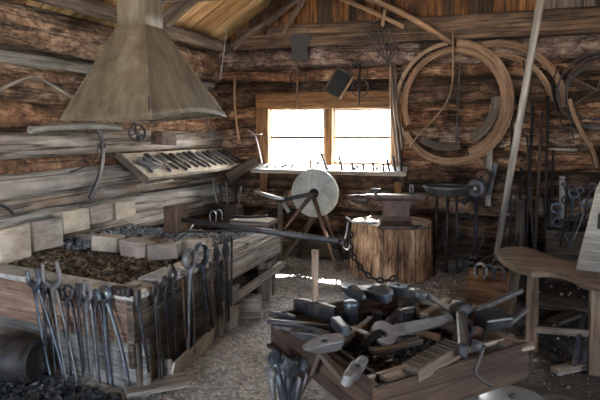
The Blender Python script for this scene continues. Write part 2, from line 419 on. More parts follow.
k_ = mathn(fm, 'ADD', sx.outputs[0], mathn(fm, 'MULTIPLY', nz, 1.1))      # floor colour is darkened over the right of the room
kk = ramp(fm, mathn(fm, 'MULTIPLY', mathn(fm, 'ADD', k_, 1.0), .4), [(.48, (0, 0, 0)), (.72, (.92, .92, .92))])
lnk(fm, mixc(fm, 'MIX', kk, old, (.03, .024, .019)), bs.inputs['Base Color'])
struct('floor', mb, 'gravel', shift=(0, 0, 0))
# loose stones on the floor
mb = MB(); rg = random.Random(3)
for k in range(9000):
    y = rg.uniform(1.6, 7.2); x = rg.uniform(-3.4, 2.2)
    if -3.6 < x < -2.0 and 2.9 < y < 5.2: continue
    if x > .1 and rg.random() < .75: continue
    z = rg.random()**3*.012+.003
    mb.lump((x, y, fnoise(x, y)), (z*rg.uniform(.8, 1.5), z*rg.uniform(.8, 1.5), z*.8), k % 97+.3)
tag(mb.build('gravel', 'pebble', shift=(0, 0, 0)), 'loose grey gravel scattered over the dirt floor', 'gravel', None, 'stuff')
# ---- left wall logs
LL = [(2.40, .165, 'log_brown'), (2.145, .065, 'pole_grey'), (1.95, .15, 'log_brown'), (1.675, .135, 'log_rust'), (1.45, .115, 'log_grey'),
      (1.28, .075, 'log_rust'), (1.13, .11, 'log_pale'), (.965, .09, 'log_grey'), (.80, .105, 'log_pale'), (.60, .12, 'log_grey'), (.36, .13, 'log_brown'), (.12, .13, 'log_brown')]
wl = bpy.data.objects.new('wall_left', None); COL.objects.link(wl); wl['kind'] = 'structure'
WLX = XL-.1
for i, (z, r, mt) in enumerate(LL):
    x = WLX + (.05 if i in (4, 6, 8) else 0)
    MB().log((x, YF, z), (x+random.uniform(-.01, .01), YB+.15, z-.02), r, r*.96, seed=i*3.7+1, rough=.09 if mt in ('log_pale', 'log_grey', 'pole_grey') else .2, n=24, step=.07).build('log', mt, wl)
MB().box((.06, YB-YF+.2, 2.7), T(WLX-.12, (YB+YF)/2, 1.35)).build('chinking', 'chink', wl)
# top plate beam and upper roof-foot log
struct('trim_1', MB().log((XL+.12, YF, 2.66), (XL+.12, YB, 2.63), .075, .07, 31, .06, 16), 'rafter')
struct('trim_2', MB().log((XL-.1, YF, 2.74), (XL-.1, YB, 2.74), .12, .12, 37, .1, 18), 'log_dark')
# ---- back wall logs
wb = bpy.data.objects.new('wall_back', None); COL.objects.link(wb); wb['kind'] = 'structure'
WX0 = on_y(259, 130, YB).x+.03; WX1 = on_y(401, 130, YB).x-.03   # window hole
WZ0 = on_y(330, 164, YB).z; WZ1 = on_y(330, 108, YB).z
BL = [(2.47, .14, 'log_bark'), (2.255, .085, 'log_rust'), (2.02, .16, 'log_dark'), (1.73, .145, 'log_rust'), (1.46, .135, 'log_brown'), (1.2, .135, 'log_rust'),
      (.94, .14, 'log_dark'), (.68, .14, 'log_brown'), (.41, .14, 'log_dark'), (.14, .14, 'log_dark')]
for i, (z, r, mt) in enumerate(BL):
    if z+r*.6 > WZ0 and z-r*.6 < WZ1:
        MB().log((XL-.2, YB+.06, z), (WX0, YB+.06, z), r, seed=i*5.1+2, rough=.19, n=24).build('log', mt, wb)
        MB().log((WX1, YB+.06, z), (XR+.1, YB+.06, z+.01), r, seed=i*5.1+3, rough=.19, n=24).build('log', mt, wb)
    else:
        MB().log((XL-.2, YB+.06, z), (XR+.1, YB+.06, z+.01), r, seed=i*5.1+2, rough=.19, n=24, step=.08).build('log', mt, wb)
# chinking behind the logs, left, right, below and above the opening
m_ = MB(); y = YB+.13
for (xa, xb, za, zb) in ((XL-.1, WX0, 0, 2.66), (WX1, XR+.1, 0, 2.66), (WX0, WX1, 0, WZ0-.03), (WX0, WX1, WZ1+.02, 2.66)):
    m_.box((xb-xa, .05, zb-za), T((xa+xb)/2, y, (za+zb)/2))
m_.build('chinking', 'chink', wb)
# gable of upright boards
mb_ = None; x = XL-.2; i = 0; rg = random.Random(11)
while x < XR+.2:
    w = rg.uniform(.11, .2); xc = x+w/2
    top = ZE+.15+(xc-XL)*SL if xc < XRG else ZE+.15+(XR-xc)*SL
    if top > 2.7:
        MB().box((.028, w-.006, top-2.6) if False else (w-.004, .028, top-2.6), T(xc, YB+.08+rg.uniform(-.02, .02), (top+2.6)/2) @ R('Y', rg.uniform(-.5, .5))).build('gable_board', rg.choice(('gable', 'gable', 'gable_dark', 'gable', 'gable_grey' if x > 0 else 'gable_dark')), wb)
    x += w; i += 1
MB().box((7.3, .03, 2.6), T(-.2, YB+.2, 3.85)).build('gable_backing', 'soot', wb)
# tie beam across the back wall (hewn), top z 2.85
tbx = on_y(237, 45, YB-.16).x
struct('trim_3', MB().box((XR-tbx, .2, .27), T((XR+tbx)/2, YB-.06, 2.72) @ R('Y', .1), jit=.01), 'tie_beam', bevel=.025)
# ---- right and front walls (out of the picture; they shape the light)
wr = bpy.data.objects.new('wall_right', None); COL.objects.link(wr); wr['kind'] = 'structure'
wf = bpy.data.objects.new('wall_front', None); COL.objects.link(wf); wf['kind'] = 'structure'
for i in range(10):
    z = .14+i*.27
    if .8 < z < 1.9:
        MB().log((XR+.08, YF, z), (XR+.08, RW0, z), .14, seed=i+50, n=14, step=.2).build('log', 'log_dark', wr)
        MB().log((XR+.08, RW1, z), (XR+.08, YB, z), .14, seed=i+60, n=14, step=.2).build('log', 'log_dark', wr)
    else: MB().log((XR+.08, YF, z), (XR+.08, YB, z), .14, seed=i+50, n=14, step=.2).build('log', 'log_dark', wr)
    if z < 2.3:
        MB().log((XL, YF-.08, z), (FD0, YF-.08, z), .14, seed=i+70, n=14, step=.2).build('log', 'log_dark', wf)
        MB().log((FD1, YF-.08, z), (XR, YF-.08, z), .14, seed=i+80, n=14, step=.2).build('log', 'log_dark', wf)
    else: MB().log((XL, YF-.08, z), (XR, YF-.08, z), .14, seed=i+70, n=14, step=.2).build('log', 'log_dark', wf)
MB().prism([(XL-.1, 2.5), (XR+.1, 2.5), (XRG, 5.0)], .04, mat_axes((0, YF-.1, 0), (1, 0, 0), (0, 0, 1), (0, -1, 0))).build('gable_panel', 'gable', wf)
# ---- roof: boards laid along the slope, on both sides of the ridge
ce = bpy.data.objects.new('ceiling', None); COL.objects.link(ce); ce['kind'] = 'structure'
ridge = ZE+.1+(XRG-XL)*SL
rg = random.Random(5); y = YF-.3; ang = math.atan(SL)
while y < YB+.4:
    w = rg.uniform(.17, .24)
    for sgn in (-1, 1):
        a = V((XRG, y+w/2, ridge)); b_ = V((XRG+sgn*4.1, y+w/2, ridge-4.1*SL))
        MB().bar(a, b_, w-.02, .028, jit=.001).build('roof_board', rg.choice(('roof_board', 'roof_board_pale')), ce)
    y += w
for sgn in (-1, 1):
    m_ = MB(); a = V((XRG, (YF+YB)/2, ridge+.045)); b_ = V((XRG+sgn*4.1, (YF+YB)/2, ridge+.045-4.1*SL)); m_.bar(a, b_, YB-YF+.9, .03); m_.build('roof_cover', 'soot', ce)
MB().bar((XRG, YF, ridge+.0), (XRG, YB+.3, ridge), .2, .14).build('ridge_cap', 'rafter', ce)
# round-pole rafters under the boards
def rafter(y, r, seed, n):
    e0 = V((XL-.25, y, ZE+.1-.25*SL-.03-r)); e1 = V((XRG, y, ridge-.03-r)); e2 = V((XR+.25, y, ZE+.1-.25*SL-.03-r))
    struct('trim_%d' % n, MB().log(e0, e1, r, r*.9, seed, .07, 14), 'rafter')
    struct('trim_%d' % (n+1), MB().log(e2, e1, r, r*.9, seed+3, .07, 14), 'rafter')
rafter(5.72, .08, 100, 12)
rafter(3.3, .085, 110, 14)
rafter(1.2, .085, 120, 16)
# diagonal braces at the left end of the tie beam
struct('trim_20', MB().log((XL+.25, YB-.15, 2.62), on_y(300, -2, YB-.2), .05, .04, 8, .07, 12), 'rafter')
struct('trim_21', MB().log(on_y(283, 34, YB-.18), on_y(303, 0, YB-.2), .03, .028, 9, .07, 10), 'rafter')
struct('trim_22', MB().log(on_y(262, 34, YB-.18), on_y(274, 0, YB-.2), .04, .03, 12, .07, 10), 'log_dark')
# ---- the window
def P(px, py, dy=0): return on_y(px, py, YB+dy)
def vbar(mb, px, y0, y1, wpx, th, Y):
    a = on_y(px-wpx/2, (y0+y1)/2, Y); b = on_y(px+wpx/2, (y0+y1)/2, Y); z0 = on_y(px, y1, Y).z; z1 = on_y(px, y0, Y).z
    mb.box((b.x-a.x, th, z1-z0), T((a.x+b.x)/2, Y, (z0+z1)/2)); return mb
def hbar(mb, px0, px1, py, hpx, th, Y):
    a = on_y(px0, py, Y); b = on_y(px1, py, Y); h = on_y(px0, py-hpx/2, Y).z-on_y(px0, py+hpx/2, Y).z; z = (a.z+b.z)/2
    mb.box((b.x-a.x, th, h), T((a.x+b.x)/2, Y, z)); return mb
YW = YB-.1
for n, (pa, pb) in enumerate(((269.5, 326), (333, 392.5))):
    w = bpy.data.objects.new('window_%d' % (n+1), None); COL.objects.link(w); w['kind'] = 'structure'; w.location = on_y((pa+pb)/2, 164, YB)
    mb = MB(); vbar(mb, pa+1.2, 107, 165, 2.4, .04, YB); vbar(mb, pb-1.2, 107, 165, 2.4, .04, YB)
    hbar(mb, pa+2, pb-2, 109, 3, .04, YB); hbar(mb, pa+2, pb-2, 163.5, 3, .04, YB); mb.build('sash', 'sash_wood', w)
    hbar(MB(), pa+2, pb-2, 137.5, 3.0, .03, YB).build('muntin', 'weathered_dark', w)
    mb = MB(); hbar(mb, pa+2, pb-2, 136, 52, .004, YB+.012); mb.build('window_pane', 'glass', w)
fr = MB(); vbar(fr, 263.5, 108, 168, 12, .1, YW); struct('trim_4', fr, 'window_wood', bevel=.006)
fr = MB(); vbar(fr, 329.5, 108, 166, 6.5, .08, YW+.02); struct('trim_5', fr, 'window_wood', bevel=.004)
fr = MB(); vbar(fr, 397.5, 108, 168, 10, .1, YW); struct('trim_6', fr, 'window_wood', bevel=.006)
fr = MB(); hbar(fr, 257, 403, 100.5, 16, .1, YW+.005); struct('trim_7', fr, 'window_wood', bevel=.008)
fr = MB(); hbar(fr, 258, 403, 167, 5, .14, YW+.01); struct('trim_8', fr, 'weathered', bevel=.004)
for k, (px, a, b_) in enumerate(((264, 172, 198), (398, 182, 200))):
    fr = MB(); vbar(fr, px, a, b_, 7, .04, YB-.13); struct('trim_%d' % (30+k), fr, 'window_wood', bevel=.004)
# ground outside
g = MB().box((60, 60, .1), T(0, 0, -.12)); g.f = g.f[:]; o = g.build('outside_ground', 'snow_ground'); o['kind'] = 'structure'
# ================================================================ the forge hearth
HZ = .6
HC = on_z(134, 299, HZ); HR = on_z(281, 234, HZ); HR.x = HC.x-.02
hl = on_z(0, 275, HZ); dl = (hl-HC).normalized(); HL = HC+dl*((XL+.04-HC.x)/dl.x)
U1 = (HR-HC).normalized(); N1 = V((U1.y, -U1.x, 0))          # along / out of the long side
U2 = (HL-HC).normalized(); N2 = V((-U2.y, U2.x, 0)); N2 = N2 if N2.y < 0 else -N2
Z = V((0, 0, 1))
def hz(p, z): return V((p.x, p.y, z))
hearth = thing('forge_hearth', 'waist-high forge hearth of weathered boards and slabs filled with cinders along the left wall', 'forge', (-2.8, 4.1, 0))
LS = (HR-HC).length; LF = (HL-HC).length
def sidept(s, z, off=0): return HC+U1*s+N1*off+V((0, 0, z-HZ))
def frontpt(s, z, off=0): return HC+U2*s+N2*off+V((0, 0, z-HZ))
# long side: near planks, far hewn beam and rail
MB().bar(sidept(.0, .46, -.03), sidept(1.15, .46, -.03), .045, .26, jit=.004).build('side_board', 'weathered_dark', hearth, bevel=.006)
MB().bar(sidept(.02, .245, -.05), sidept(1.1, .245, -.05), .04, .15, jit=.004).build('side_board', 'weathered_dark', hearth, bevel=.006)
MB().bar(sidept(1.16, .495, -.03), sidept(LS+.05, .505, -.03), .085, .19, jit=.006).build('side_beam', 'weathered', hearth, bevel=.015)
MB().bar(sidept(1.1, .235, .0), sidept(LS+.12, .29, .0), .05, .06, jit=.003).build('rail', 'weathered', hearth, bevel=.008)
for s, w in ((LS-.12, .11), (1.2, .09)):
    MB().bar(sidept(s, -.02, -.09), sidept(s, .36, -.09), w, .09, up=U1, jit=.004).build('leg', 'weathered', hearth, bevel=.008)
MB().bar(sidept(.15, -.02, -.03), sidept(.12, .33, -.03), .035, .16, up=U1, jit=.003).build('corner_post', 'weathered_dark', hearth, bevel=.006)
# front: upper board, dark lower panel
MB().bar(frontpt(.06, .445, -.03), frontpt(LF, .445, -.03), .04, .27, jit=.004).build('front_board', 'brown_board', hearth, bevel=.006)
MB().bar(frontpt(.0, .16, -.1), frontpt(LF, .16, -.1), .04, .33, jit=.004).build('front_board', 'pole_grey', hearth, bevel=.006)
MB().bar(frontpt(.0, .597, -.09), frontpt(LF, .597, -.09), .2, .035, jit=.005).build('front_rim', 'stone', hearth, bevel=.008)
# back and far end walls
MB().bar(V((XL+.06, HL.y, .32)), V((XL+.06, HR.y, .32)), .05, .6).build('back_board', 'weathered_dark', hearth, bevel=.005)
MB().bar(sidept(LS, .3, -.05), hz(V((XL+.05, HR.y, 0)), .3), .05, .58).build('end_board', 'weathered_dark', hearth, bevel=.005)
# bed the fire rests on
MB().prism([(p.x, p.y) for p in (sidept(.05, 0, -.05), sidept(LS-.03, 0, -.05), V((XL+.09, HR.y-.04, 0)), V((XL+.09, HL.y+.05, 0)))], .1, T(0, 0, .47)).build('hearth_bed', 'ash', hearth)
# pale slabs along the long rim
rg = random.Random(4); s = .0
for L, z, m_ in ((.30, .605, 'block_pale'), (.34, .61, 'stone'), (.30, .607, 'block_pale'), (.26, .61, 'block_grey'), (.42, .605, 'weathered'), (.6, .6, 'weathered')):
    L = min(L, LS-s)
    MB().bar(sidept(s+.006, z+.012, -.085), sidept(s+L-.006, z+rg.uniform(-.006, .006), -.10+rg.uniform(-.01, .01)), .18, .05, jit=.006).build('rim_slab', m_, hearth, bevel=.01)
    s += L
# cinders and coal: uncountable
def bed(name, mat, label, cat, n, x0, x1, y0f, y1, zf, size, seed):
    rg = random.Random(seed); mb = MB()
    NXX, NYY = 40, 40
    for j in range(NYY+1):
        for i in range(NXX+1):
            x = x0+(x1-x0)*i/NXX; ya = y0f(x); y = ya+(y1-ya)*j/NYY
            mb.v.append(V((x, y, zf(x, y))))
    for j in range(NYY):
        for i in range(NXX):
            a = j*(NXX+1)+i; mb.face([a, a+1, a+NXX+2, a+NXX+1], [(0, 0)]*4, True)
    for k in range(n):
        x = rg.uniform(x0, x1); y = rg.uniform(y0f(x), y1); q = size*(rg.random()**2.5*1.4+.35)
        mb.lump((x, y, zf(x, y)+q*.2), (q*rg.uniform(.8, 1.5), q*rg.uniform(.7, 1.2), q*.7), k % 89+.7)
    return tag(mb.build(name, mat, shift=(x0, y1, HZ)), label, cat, None, 'stuff')
def frY(x): return HC.y+(HL.y-HC.y)*((x-HC.x)/(HL.x-HC.x))+.1
bed('cinders', 'cinder', 'brown cinders and clinker filling the near half of the forge', 'cinders', 5200, XL+.1, HC.x-.13, frY, 3.95,
    lambda x, y: .565+.025*noise.noise(V((x*3, y*3, 1)))+.01*noise.noise(V((x*15, y*15, 1))), .017, 1)
bed('coal', 'ash', 'grey coal and ash heaped in the far half of the forge', 'coal', 4200, XL+.1, HC.x-.13, lambda x: 4.0, HR.y-.05,
    lambda x, y: .60+.06*noise.noise(V((x*2.5, y*2.5, 1)))+.012*noise.noise(V((x*15, y*15, 1))), .022, 2)
# coal spilled on the floor in front of the hearth
rg = random.Random(9); mb = MB()
for k in range(2600):
    x = rg.uniform(-3.3, -1.85); y = rg.uniform(2.2, frY(x)-.14)
    if x > -2.1: y = rg.uniform(2.2, 2.75)
    q = .02*(rg.random()**2*1.4+.3); mb.lump((x, y, q*.3), (q*1.2, q, q*.8), k % 71+.7)
tag(mb.build('spilled_coal', 'coal', shift=(-2.6, 2.6, 0)), 'dark coal spilled on the floor before the forge front', 'coal', None, 'stuff')
# ---- fire blocks
def block(c, size, rz, mat, label, group, tilt=0, bev=.012, nm='fire_block'):
    o = MB().box(size, T(c) @ R('Z', rz) @ R('Y', tilt), jit=.012).build(nm, mat, bevel=bev, seg=2); return tag(o, label, 'block', group)
def wallblock(x0, x1, y0, y1, X, th, mat, label, tilt=0):
    a = on_x(x0, (y0+y1)/2, X); b = on_x(x1, (y0+y1)/2, X); zt = on_x((x0+x1)/2, y0, X).z; zb = on_x((x0+x1)/2, y1, X).z
    zb = max(zb, .575)
    block(V((X-th/2, (a.y+b.y)/2, (zt+zb)/2)), (th, abs(b.y-a.y)-.008, zt-zb), 0, mat, label, 'pale blocks along the back of the forge', tilt)
wallblock(0, 33, 227, 262, -3.4, .13, 'block_pale', 'pale upright block at the wall, partly cut off by the left edge of the photo')
wallblock(33, 64, 220, 249, -3.42, .12, 'block_grey', 'greyish brown block tipped between two pale ones at the forge back', 4)
wallblock(63, 90, 211, 232, -3.45, .12, 'block_pale', 'brightest cream block in the row along the log wall')
wallblock(90, 114, 205, 224, -3.47, .12, 'block_grey', 'grey grained block right of the brightest cream block', -2)
wallblock(115, 137, 202, 218, -3.48, .12, 'block_pale', 'farthest small cream block of the row along the log wall')
def divblock(x0, x1, yt, yb, th, rz, mat, label, tilt=0):
    zb = .585; p = on_z((x0+x1)/2, yb, zb); k = (p-CO).length*abs(ray((x0+x1)/2, yb).length)**-1
    w = (x1-x0)/F*k; h = (yb-yt)/F*k*.93
    block(V((p.x, p.y+th/2, zb+h/2)), (w*1.02, th, h), rz, mat, label, 'blocks dividing the forge bed', tilt)
divblock(89, 118, 235, 253, .14, 3, 'block_pale', 'cream squared block at the left end of the forge divider')
divblock(117, 148, 241, 258, .15, -7, 'block_pink', 'pinkish block in the middle of the forge divider', 3)
divblock(145, 176, 243, 261, .12, 12, 'block_grey', 'grey sloping block of the forge divider beside the thin wedge', -5)
divblock(176, 207, 239, 257, .13, 6, 'block_pale', 'cream block at the right end of the forge divider', -2)
p = on_z(176, 254, .6); block(V((p.x, p.y-.03, .655)), (.035, .11, .10), 20, 'orange_wood', 'thin reddish wooden wedge stuck between two divider blocks', None, 25, .003, 'wood_wedge')
p = on_z(84, 238, .62); block(V((p.x, p.y, .62)), (.34, .16, .05), 8, 'block_grey', 'flat grey slab lying on the cinders behind the divider', None, 3, .01, 'stone_slab')
p = on_z(150, 247, .62); block(V((p.x, p.y+.17, .64)), (.42, .12, .035), -10, 'block_pink', 'long pinkish slab leaning behind the divider blocks', None, 4, .008, 'stone_slab')
# ---- tongs
def tongs(pv, dn, tn, n, L, sp, jl, style, mat, label, group, th=.009, name='tongs'):
    """pv pivot; dn unit direction of the reins; tn in-plane side; n normal; sp half spread at the ends"""
    t = thing(name, label, 'tongs', pv+dn*L, group)
    for s in (-1, 1):
        o = n*(.005*s)
        pts = [pv+o, pv+dn*.05+tn*(s*.016)+o, pv+dn*(L*.4)+tn*(s*(sp*.55+.008))+o*.6, pv+dn*(L*.75)+tn*(s*sp*.95)+o*.3, pv+dn*L+tn*(s*sp)]
        q = -s
        if style == 'round': j = [pv+o, pv-dn*(jl*.25)+tn*(q*jl*.42)+o, pv-dn*(jl*.65)+tn*(q*jl*.5), pv-dn*(jl*.95)+tn*(q*jl*.2), pv-dn*jl+tn*(q*.003)]
        elif style == 'open': j = [pv+o, pv-dn*(jl*.3)+tn*(q*jl*.45)+o, pv-dn*(jl*.6)+tn*(q*jl*.42), pv-dn*jl+tn*(q*jl*.38)]
        elif style == 'flat': j = [pv+o, pv-dn*(jl*.3)+tn*(q*.02)+o, pv-dn*(jl*.7)+tn*(q*.014), pv-dn*jl+tn*(q*.012)]
        else: j = [pv+o, pv-dn*(jl*.35)+tn*(q*jl*.3)+o, pv-dn*(jl*.75)+tn*(q*jl*.12), pv-dn*jl+tn*(q*.004)]
        path = spline(j[::-1]+pts[1:], 26); k = len(path)
        nj = len(j)-1; fr_ = nj/(len(j)+len(pts)-2)
        rr = []
        for i in range(k):
            f = i/(k-1)
            if f < fr_: rr.append(th*(1.0+.45*(f/fr_)))
            else: g = (f-fr_)/(1-fr_); rr.append(th*(1.5-.7*min(1, g*3.5)+.0) if g < .3 else th*(.85-.2*g))
        MB().tube(path, rr, 8, sq=(1.0, .62) if style != 'flat' else (1.2, .8), up=tn).build('arm', mat, t)
    M, _ = frame(pv-n*.016, pv+n*.016)
    MB().tube([pv-n*.016, pv-n*.014, pv+n*.014, pv+n*.016], [.004, .009, .009, .004], 10).build('rivet', 'iron_dark', t)
    return t
def hang(face, px0, py0, px1, py1, spx, jl, style, mat, label, off=.045, th=.009):
    """pivot pixel and the midpoint of the rein ends, both on a plane just outside the hearth face"""
    if face == 'f': p0, n, tn = HC+N2*off, N2, U2
    else: p0, n, tn = HC+N1*off, N1, U1
    a = on_plane(px0, py0, p0, n); b = on_plane(px1, py1, p0, n)
    b.z = max(b.z, .02)
    L = (b-a).length; dn = (b-a)/L; tt = dn.cross(n).normalized(); k = (a-CO).length/F
    return tongs(a, dn, tt, n, L, spx*k, jl, style, mat, label, 'tongs hung on the forge front' if face == 'f' else 'tongs hung on the long side of the forge', th*1.35)
hang('f', 36, 288, 58, 388, 9, .12, 'open', 'iron_blue', 'bluish tongs with wide square jaws, leftmost on the forge front', th=.013)
hang('f', 54, 289, 72, 384, 7, .17, 'open', 'iron_grey', 'tall straight-jawed tongs standing highest on the forge front', th=.012)
hang('f', 69, 300, 77, 376, 8, .09, 'round', 'iron', 'round-jawed tongs just right of the tall straight-jawed pair')
hang('f', 88, 301, 95, 378, 4, .12, 'flat2', 'iron_grey', 'pointed-jaw tongs hanging before the pink board', th=.012)
hang('f', 106, 302, 121, 386, 11, .09, 'round', 'iron_blue', 'wide-spread tongs nearest the front corner of the forge', th=.012)
hang('f', 80, 300, 87, 372, 4, .10, 'flat', 'iron_dark', 'dark narrow tongs between the round-jawed and the pointed pair')
hang('f', 97, 303, 104, 384, 5, .08, 'flat2', 'iron', 'small-headed tongs between the pointed and the wide-spread pair')
hang('f', 45, 292, 52, 374, 5, .09, 'flat', 'iron', 'dark tongs half hidden between the bluish and the tall grey pair', .03)
hang('s', 165, 289, 172, 380, 3, .08, 'flat2', 'iron_dark', 'dark slim tongs second round the corner on the long side')
hang('s', 156, 297, 163, 384, 4, .09, 'flat', 'iron', 'narrow dark tongs, first pair round the corner on the long side')
hang('s', 173, 281, 179, 372, 3, .10, 'flat2', 'iron', 'slim tongs with closed pointed jaws beside the big claw tongs')
hang('s', 190, 268, 191, 355, 6, .12, 'round', 'iron_grey', 'big thick grey claw tongs with long reins on the long side', .06, .015)
hang('s', 202, 266, 211, 330, 5, .16, 'round', 'iron_blue', 'open heart-shaped tongs standing up from the rim', .03, .012)
hang('s', 217, 258, 221, 316, 3, .09, 'flat', 'iron_dark', 'short black tongs left of the tallest black pair')
hang('s', 226, 256, 228, 322, 3, .14, 'flat', 'iron_dark', 'tallest black tongs with long closed jaws near the hewn beam')
def rod(pts, r, name, label, cat, mat, group=None, n=8, sq=None, k=12):
    return tag(MB().tube(spline(pts, k) if len(pts) > 2 else pts, r, n, sq=sq).build(name, mat), label, cat, group)
a = on_plane(138, 302, HC+N1*.04, N1); b = on_plane(149, 372, HC+N1*.05, N1)
t = thing('fire_poker', 'single iron poker with flat head hanging at the forge corner', 'poker', b)
MB().tube([a, b], [.011, .008], 8).build('shaft', 'iron_dark', t); MB().bar(a+V((0, 0, .07)), a-V((0, 0, .02)), .045, .02, up=N1).build('head', 'iron', t, bevel=.006)
for (x0, y0, x1, y1, nm, lb) in ((232, 236, 231, 306, 'iron_rod', 'long thin black rod standing above the hewn beam'), (211, 262, 214, 318, 'iron_rod', 'short rusty rod hanging behind the heart-shaped tongs'), (182, 278, 186, 338, 'iron_rod', 'thin rusty rod left of the big claw tongs')):
    a = on_plane(x0, y0, HC+N1*.05, N1); b = on_plane(x1, y1, HC+N1*.06, N1)
    rod([a, b], .009, nm, lb, 'rod', 'iron_rust' if y0 > 250 else 'iron_dark')
# nails the tongs hang from
for px, py, f in ((150, 306, 's'), (167, 288, 's'), (182, 275, 's'), (206, 262, 's')):
    p = on_plane(px, py, HC+N1*.01, N1); MB().tube([p-N1*.02, p+N1*.07], .004, 6).build('nail', 'iron_grey', hearth)
for px, py in ((46, 292), (62, 300), (80, 306), (98, 306)):
    p = on_plane(px, py, HC+N2*.01, N2); MB().tube([p-N2*.02, p+N2*.07], .004, 6).build('nail', 'iron_grey', hearth)
# hammer resting on the corner of the rim
def sec_head(mb, secs, M, ch=.25, n=8):
    """loft of chamfered rectangles along X: (x, half width y, half height z)"""
    base = len(mb.v)
    for (x, hy, hz_) in secs:
        c = min(hy, hz_)*ch
        for (a, b) in ((hy, hz_-c), (hy-c, hz_), (-hy+c, hz_), (-hy, hz_-c), (-hy, -hz_+c), (-hy+c, -hz_), (hy-c, -hz_), (hy, -hz_+c)):
            mb.v.append(M @ V((x, a, b)))
    for i in range(len(secs)-1):
        for j in range(8):
            j2 = (j+1) % 8; mb.face([base+i*8+j, base+(i+1)*8+j, base+(i+1)*8+j2, base+i*8+j2], [(0, 0), (.1, 0), (.1, .1), (0, .1)], False)
    mb.face([base+j for j in range(8)], [(0, 0)]*8, False); mb.face([base+(len(secs)-1)*8+j for j in range(8)][::-1], [(0, 0)]*8, False)
    return mb
c = on_z(121, 291, .64)
t = thing('hammer', 'small dark hammer resting on the rim corner of the forge', 'hammer', c)
M = mat_axes(c, (U2*-1), N2*-1, Z)
sec_head(MB(), [(-.07, .012, .022), (-.03, .022, .026), (.03, .024, .027), (.04, .019, .022), (.07, .024, .027), (.078, .02, .023)], M).build('head', 'iron_dark', t, bevel=.003)
MB().tube([c-N2*.16+Z*.005, c+N2*.03], .011, 8, sq=(1, .8)).build('handle', 'handle_dark', t)
# ---- sledge hammer lying across the forge
hc = on_x(176, 219, -2.72); 
he = on_z(344, 242, .76)
hd = (he-hc).normalized(); 
t = thing('sledge_hammer', 'huge square-headed sledge hammer whose long dark handle reaches over the aisle', 'hammer', V((hc.x, hc.y, hc.z-.1)))
ax = Z
M = mat_axes(hc, Z, hd.cross(Z).normalized(), hd - Z*hd.dot(Z)) 
sec_head(MB(), [(-.115, .068, .07), (-.105, .075, .078), (.105, .075, .078), (.115, .068, .07)], M, .12).build('head', 'iron_rust', t, bevel=.006)
MB().tube([hc-hd*.02, hc+hd*.5, he], [.02, .019, .021], 10, sq=(1.1, .85)).build('handle', 'iron', t)
MB().tube([he-hd*.03, he+hd*.012], [.024, .024], 10).build('iron_cap', 'iron_dark', t)
# irons lying on the coal and on the far rim
rod([on_z(186, 232, .69), on_z(222, 231, .69), on_z(262, 231, .67)], .009, 'iron_bar', 'straight iron bar lying across the coal to the long rim', 'bar', 'iron', None, 6)
rod([on_z(183, 236, .67), on_z(190, 229, .72), on_z(194, 224, .73)], .007, 'iron_hook', 'short bent iron hook rising beside the sledge head', 'hook', 'iron', None, 6)
rod([on_z(232, 216, .655), on_z(245, 217, .655), on_z(268, 216, .655)], .014, 'iron_bar', 'thick dark iron bar on the far rim of the forge', 'bar', 'iron_dark', None, 6)
for k, (px, py, lb) in enumerate(((213, 214, 'small loop of bent iron standing on the coal, left one of two'), (219, 213, 'small loop of bent iron standing on the coal, right one of two'))):
    c = on_z(px, py+2, .72)
    rod([c+V((-.03, 0, -.05)), c+V((-.032, 0, .02)), c+V((0, 0, .055)), c+V((.032, 0, .02)), c+V((.03, 0, -.05))], .006, 'iron_loop', lb, 'loop', 'steel', 'iron loops on the coal', 6)
for k, (px, py) in enumerate(((88, 270), (108, 274), (118, 277), (62, 262))):
    c = on_z(px, py, .595)
    o = MB().tube([c+V(q) for q in arcpts((0, 0, 0), .035, 20+k*50, 230+k*50, 10, (1, 0, 0), (0, 1, 0))], .006, 6, sq=(1, .6)).build('horseshoe', 'iron_grey')
    tag(o, ('small bent horseshoe on the cinders near the pointed tongs', 'curved pale iron piece on the cinders behind the corner', 'curved iron piece nearest the rim corner on the cinders', 'dark curved iron piece left on the open cinders')[k], 'iron', 'curved irons on the cinders')
# ---- under and beside the hearth
M, _ = frame(on_z(-30, 377, .14), on_z(36, 372, .14)); p0 = on_z(-40, 355, .15); p1 = on_z(37, 362, .14)
kd = (p1-p0).normalized(); Mk = mat_axes(p0, kd.cross(Z).normalized(), Z, kd); Lk = (p1-p0).length
t = thing('metal_drum', 'dark metal drum lying on its side by the forge front', 'drum', V((p1.x, p1.y, 0)))
MB().lathe([(.0, .02), (.115, .02), (.12, 0), (.14, Lk*.25), (.147, Lk*.5), (.14, Lk*.75), (.12, Lk), (.105, Lk), (.1, Lk-.02), (0, Lk-.02)], Mk, 28).build('body', 'iron_dark', t)
for z in (.03, Lk*.3, Lk*.7, Lk-.03):
    rr = .124+.023*math.sin(math.pi*z/Lk); MB().ring(rr, .004, .03, Mk @ T(0, 0, z), n=28).build('hoop', 'iron_dark', t)
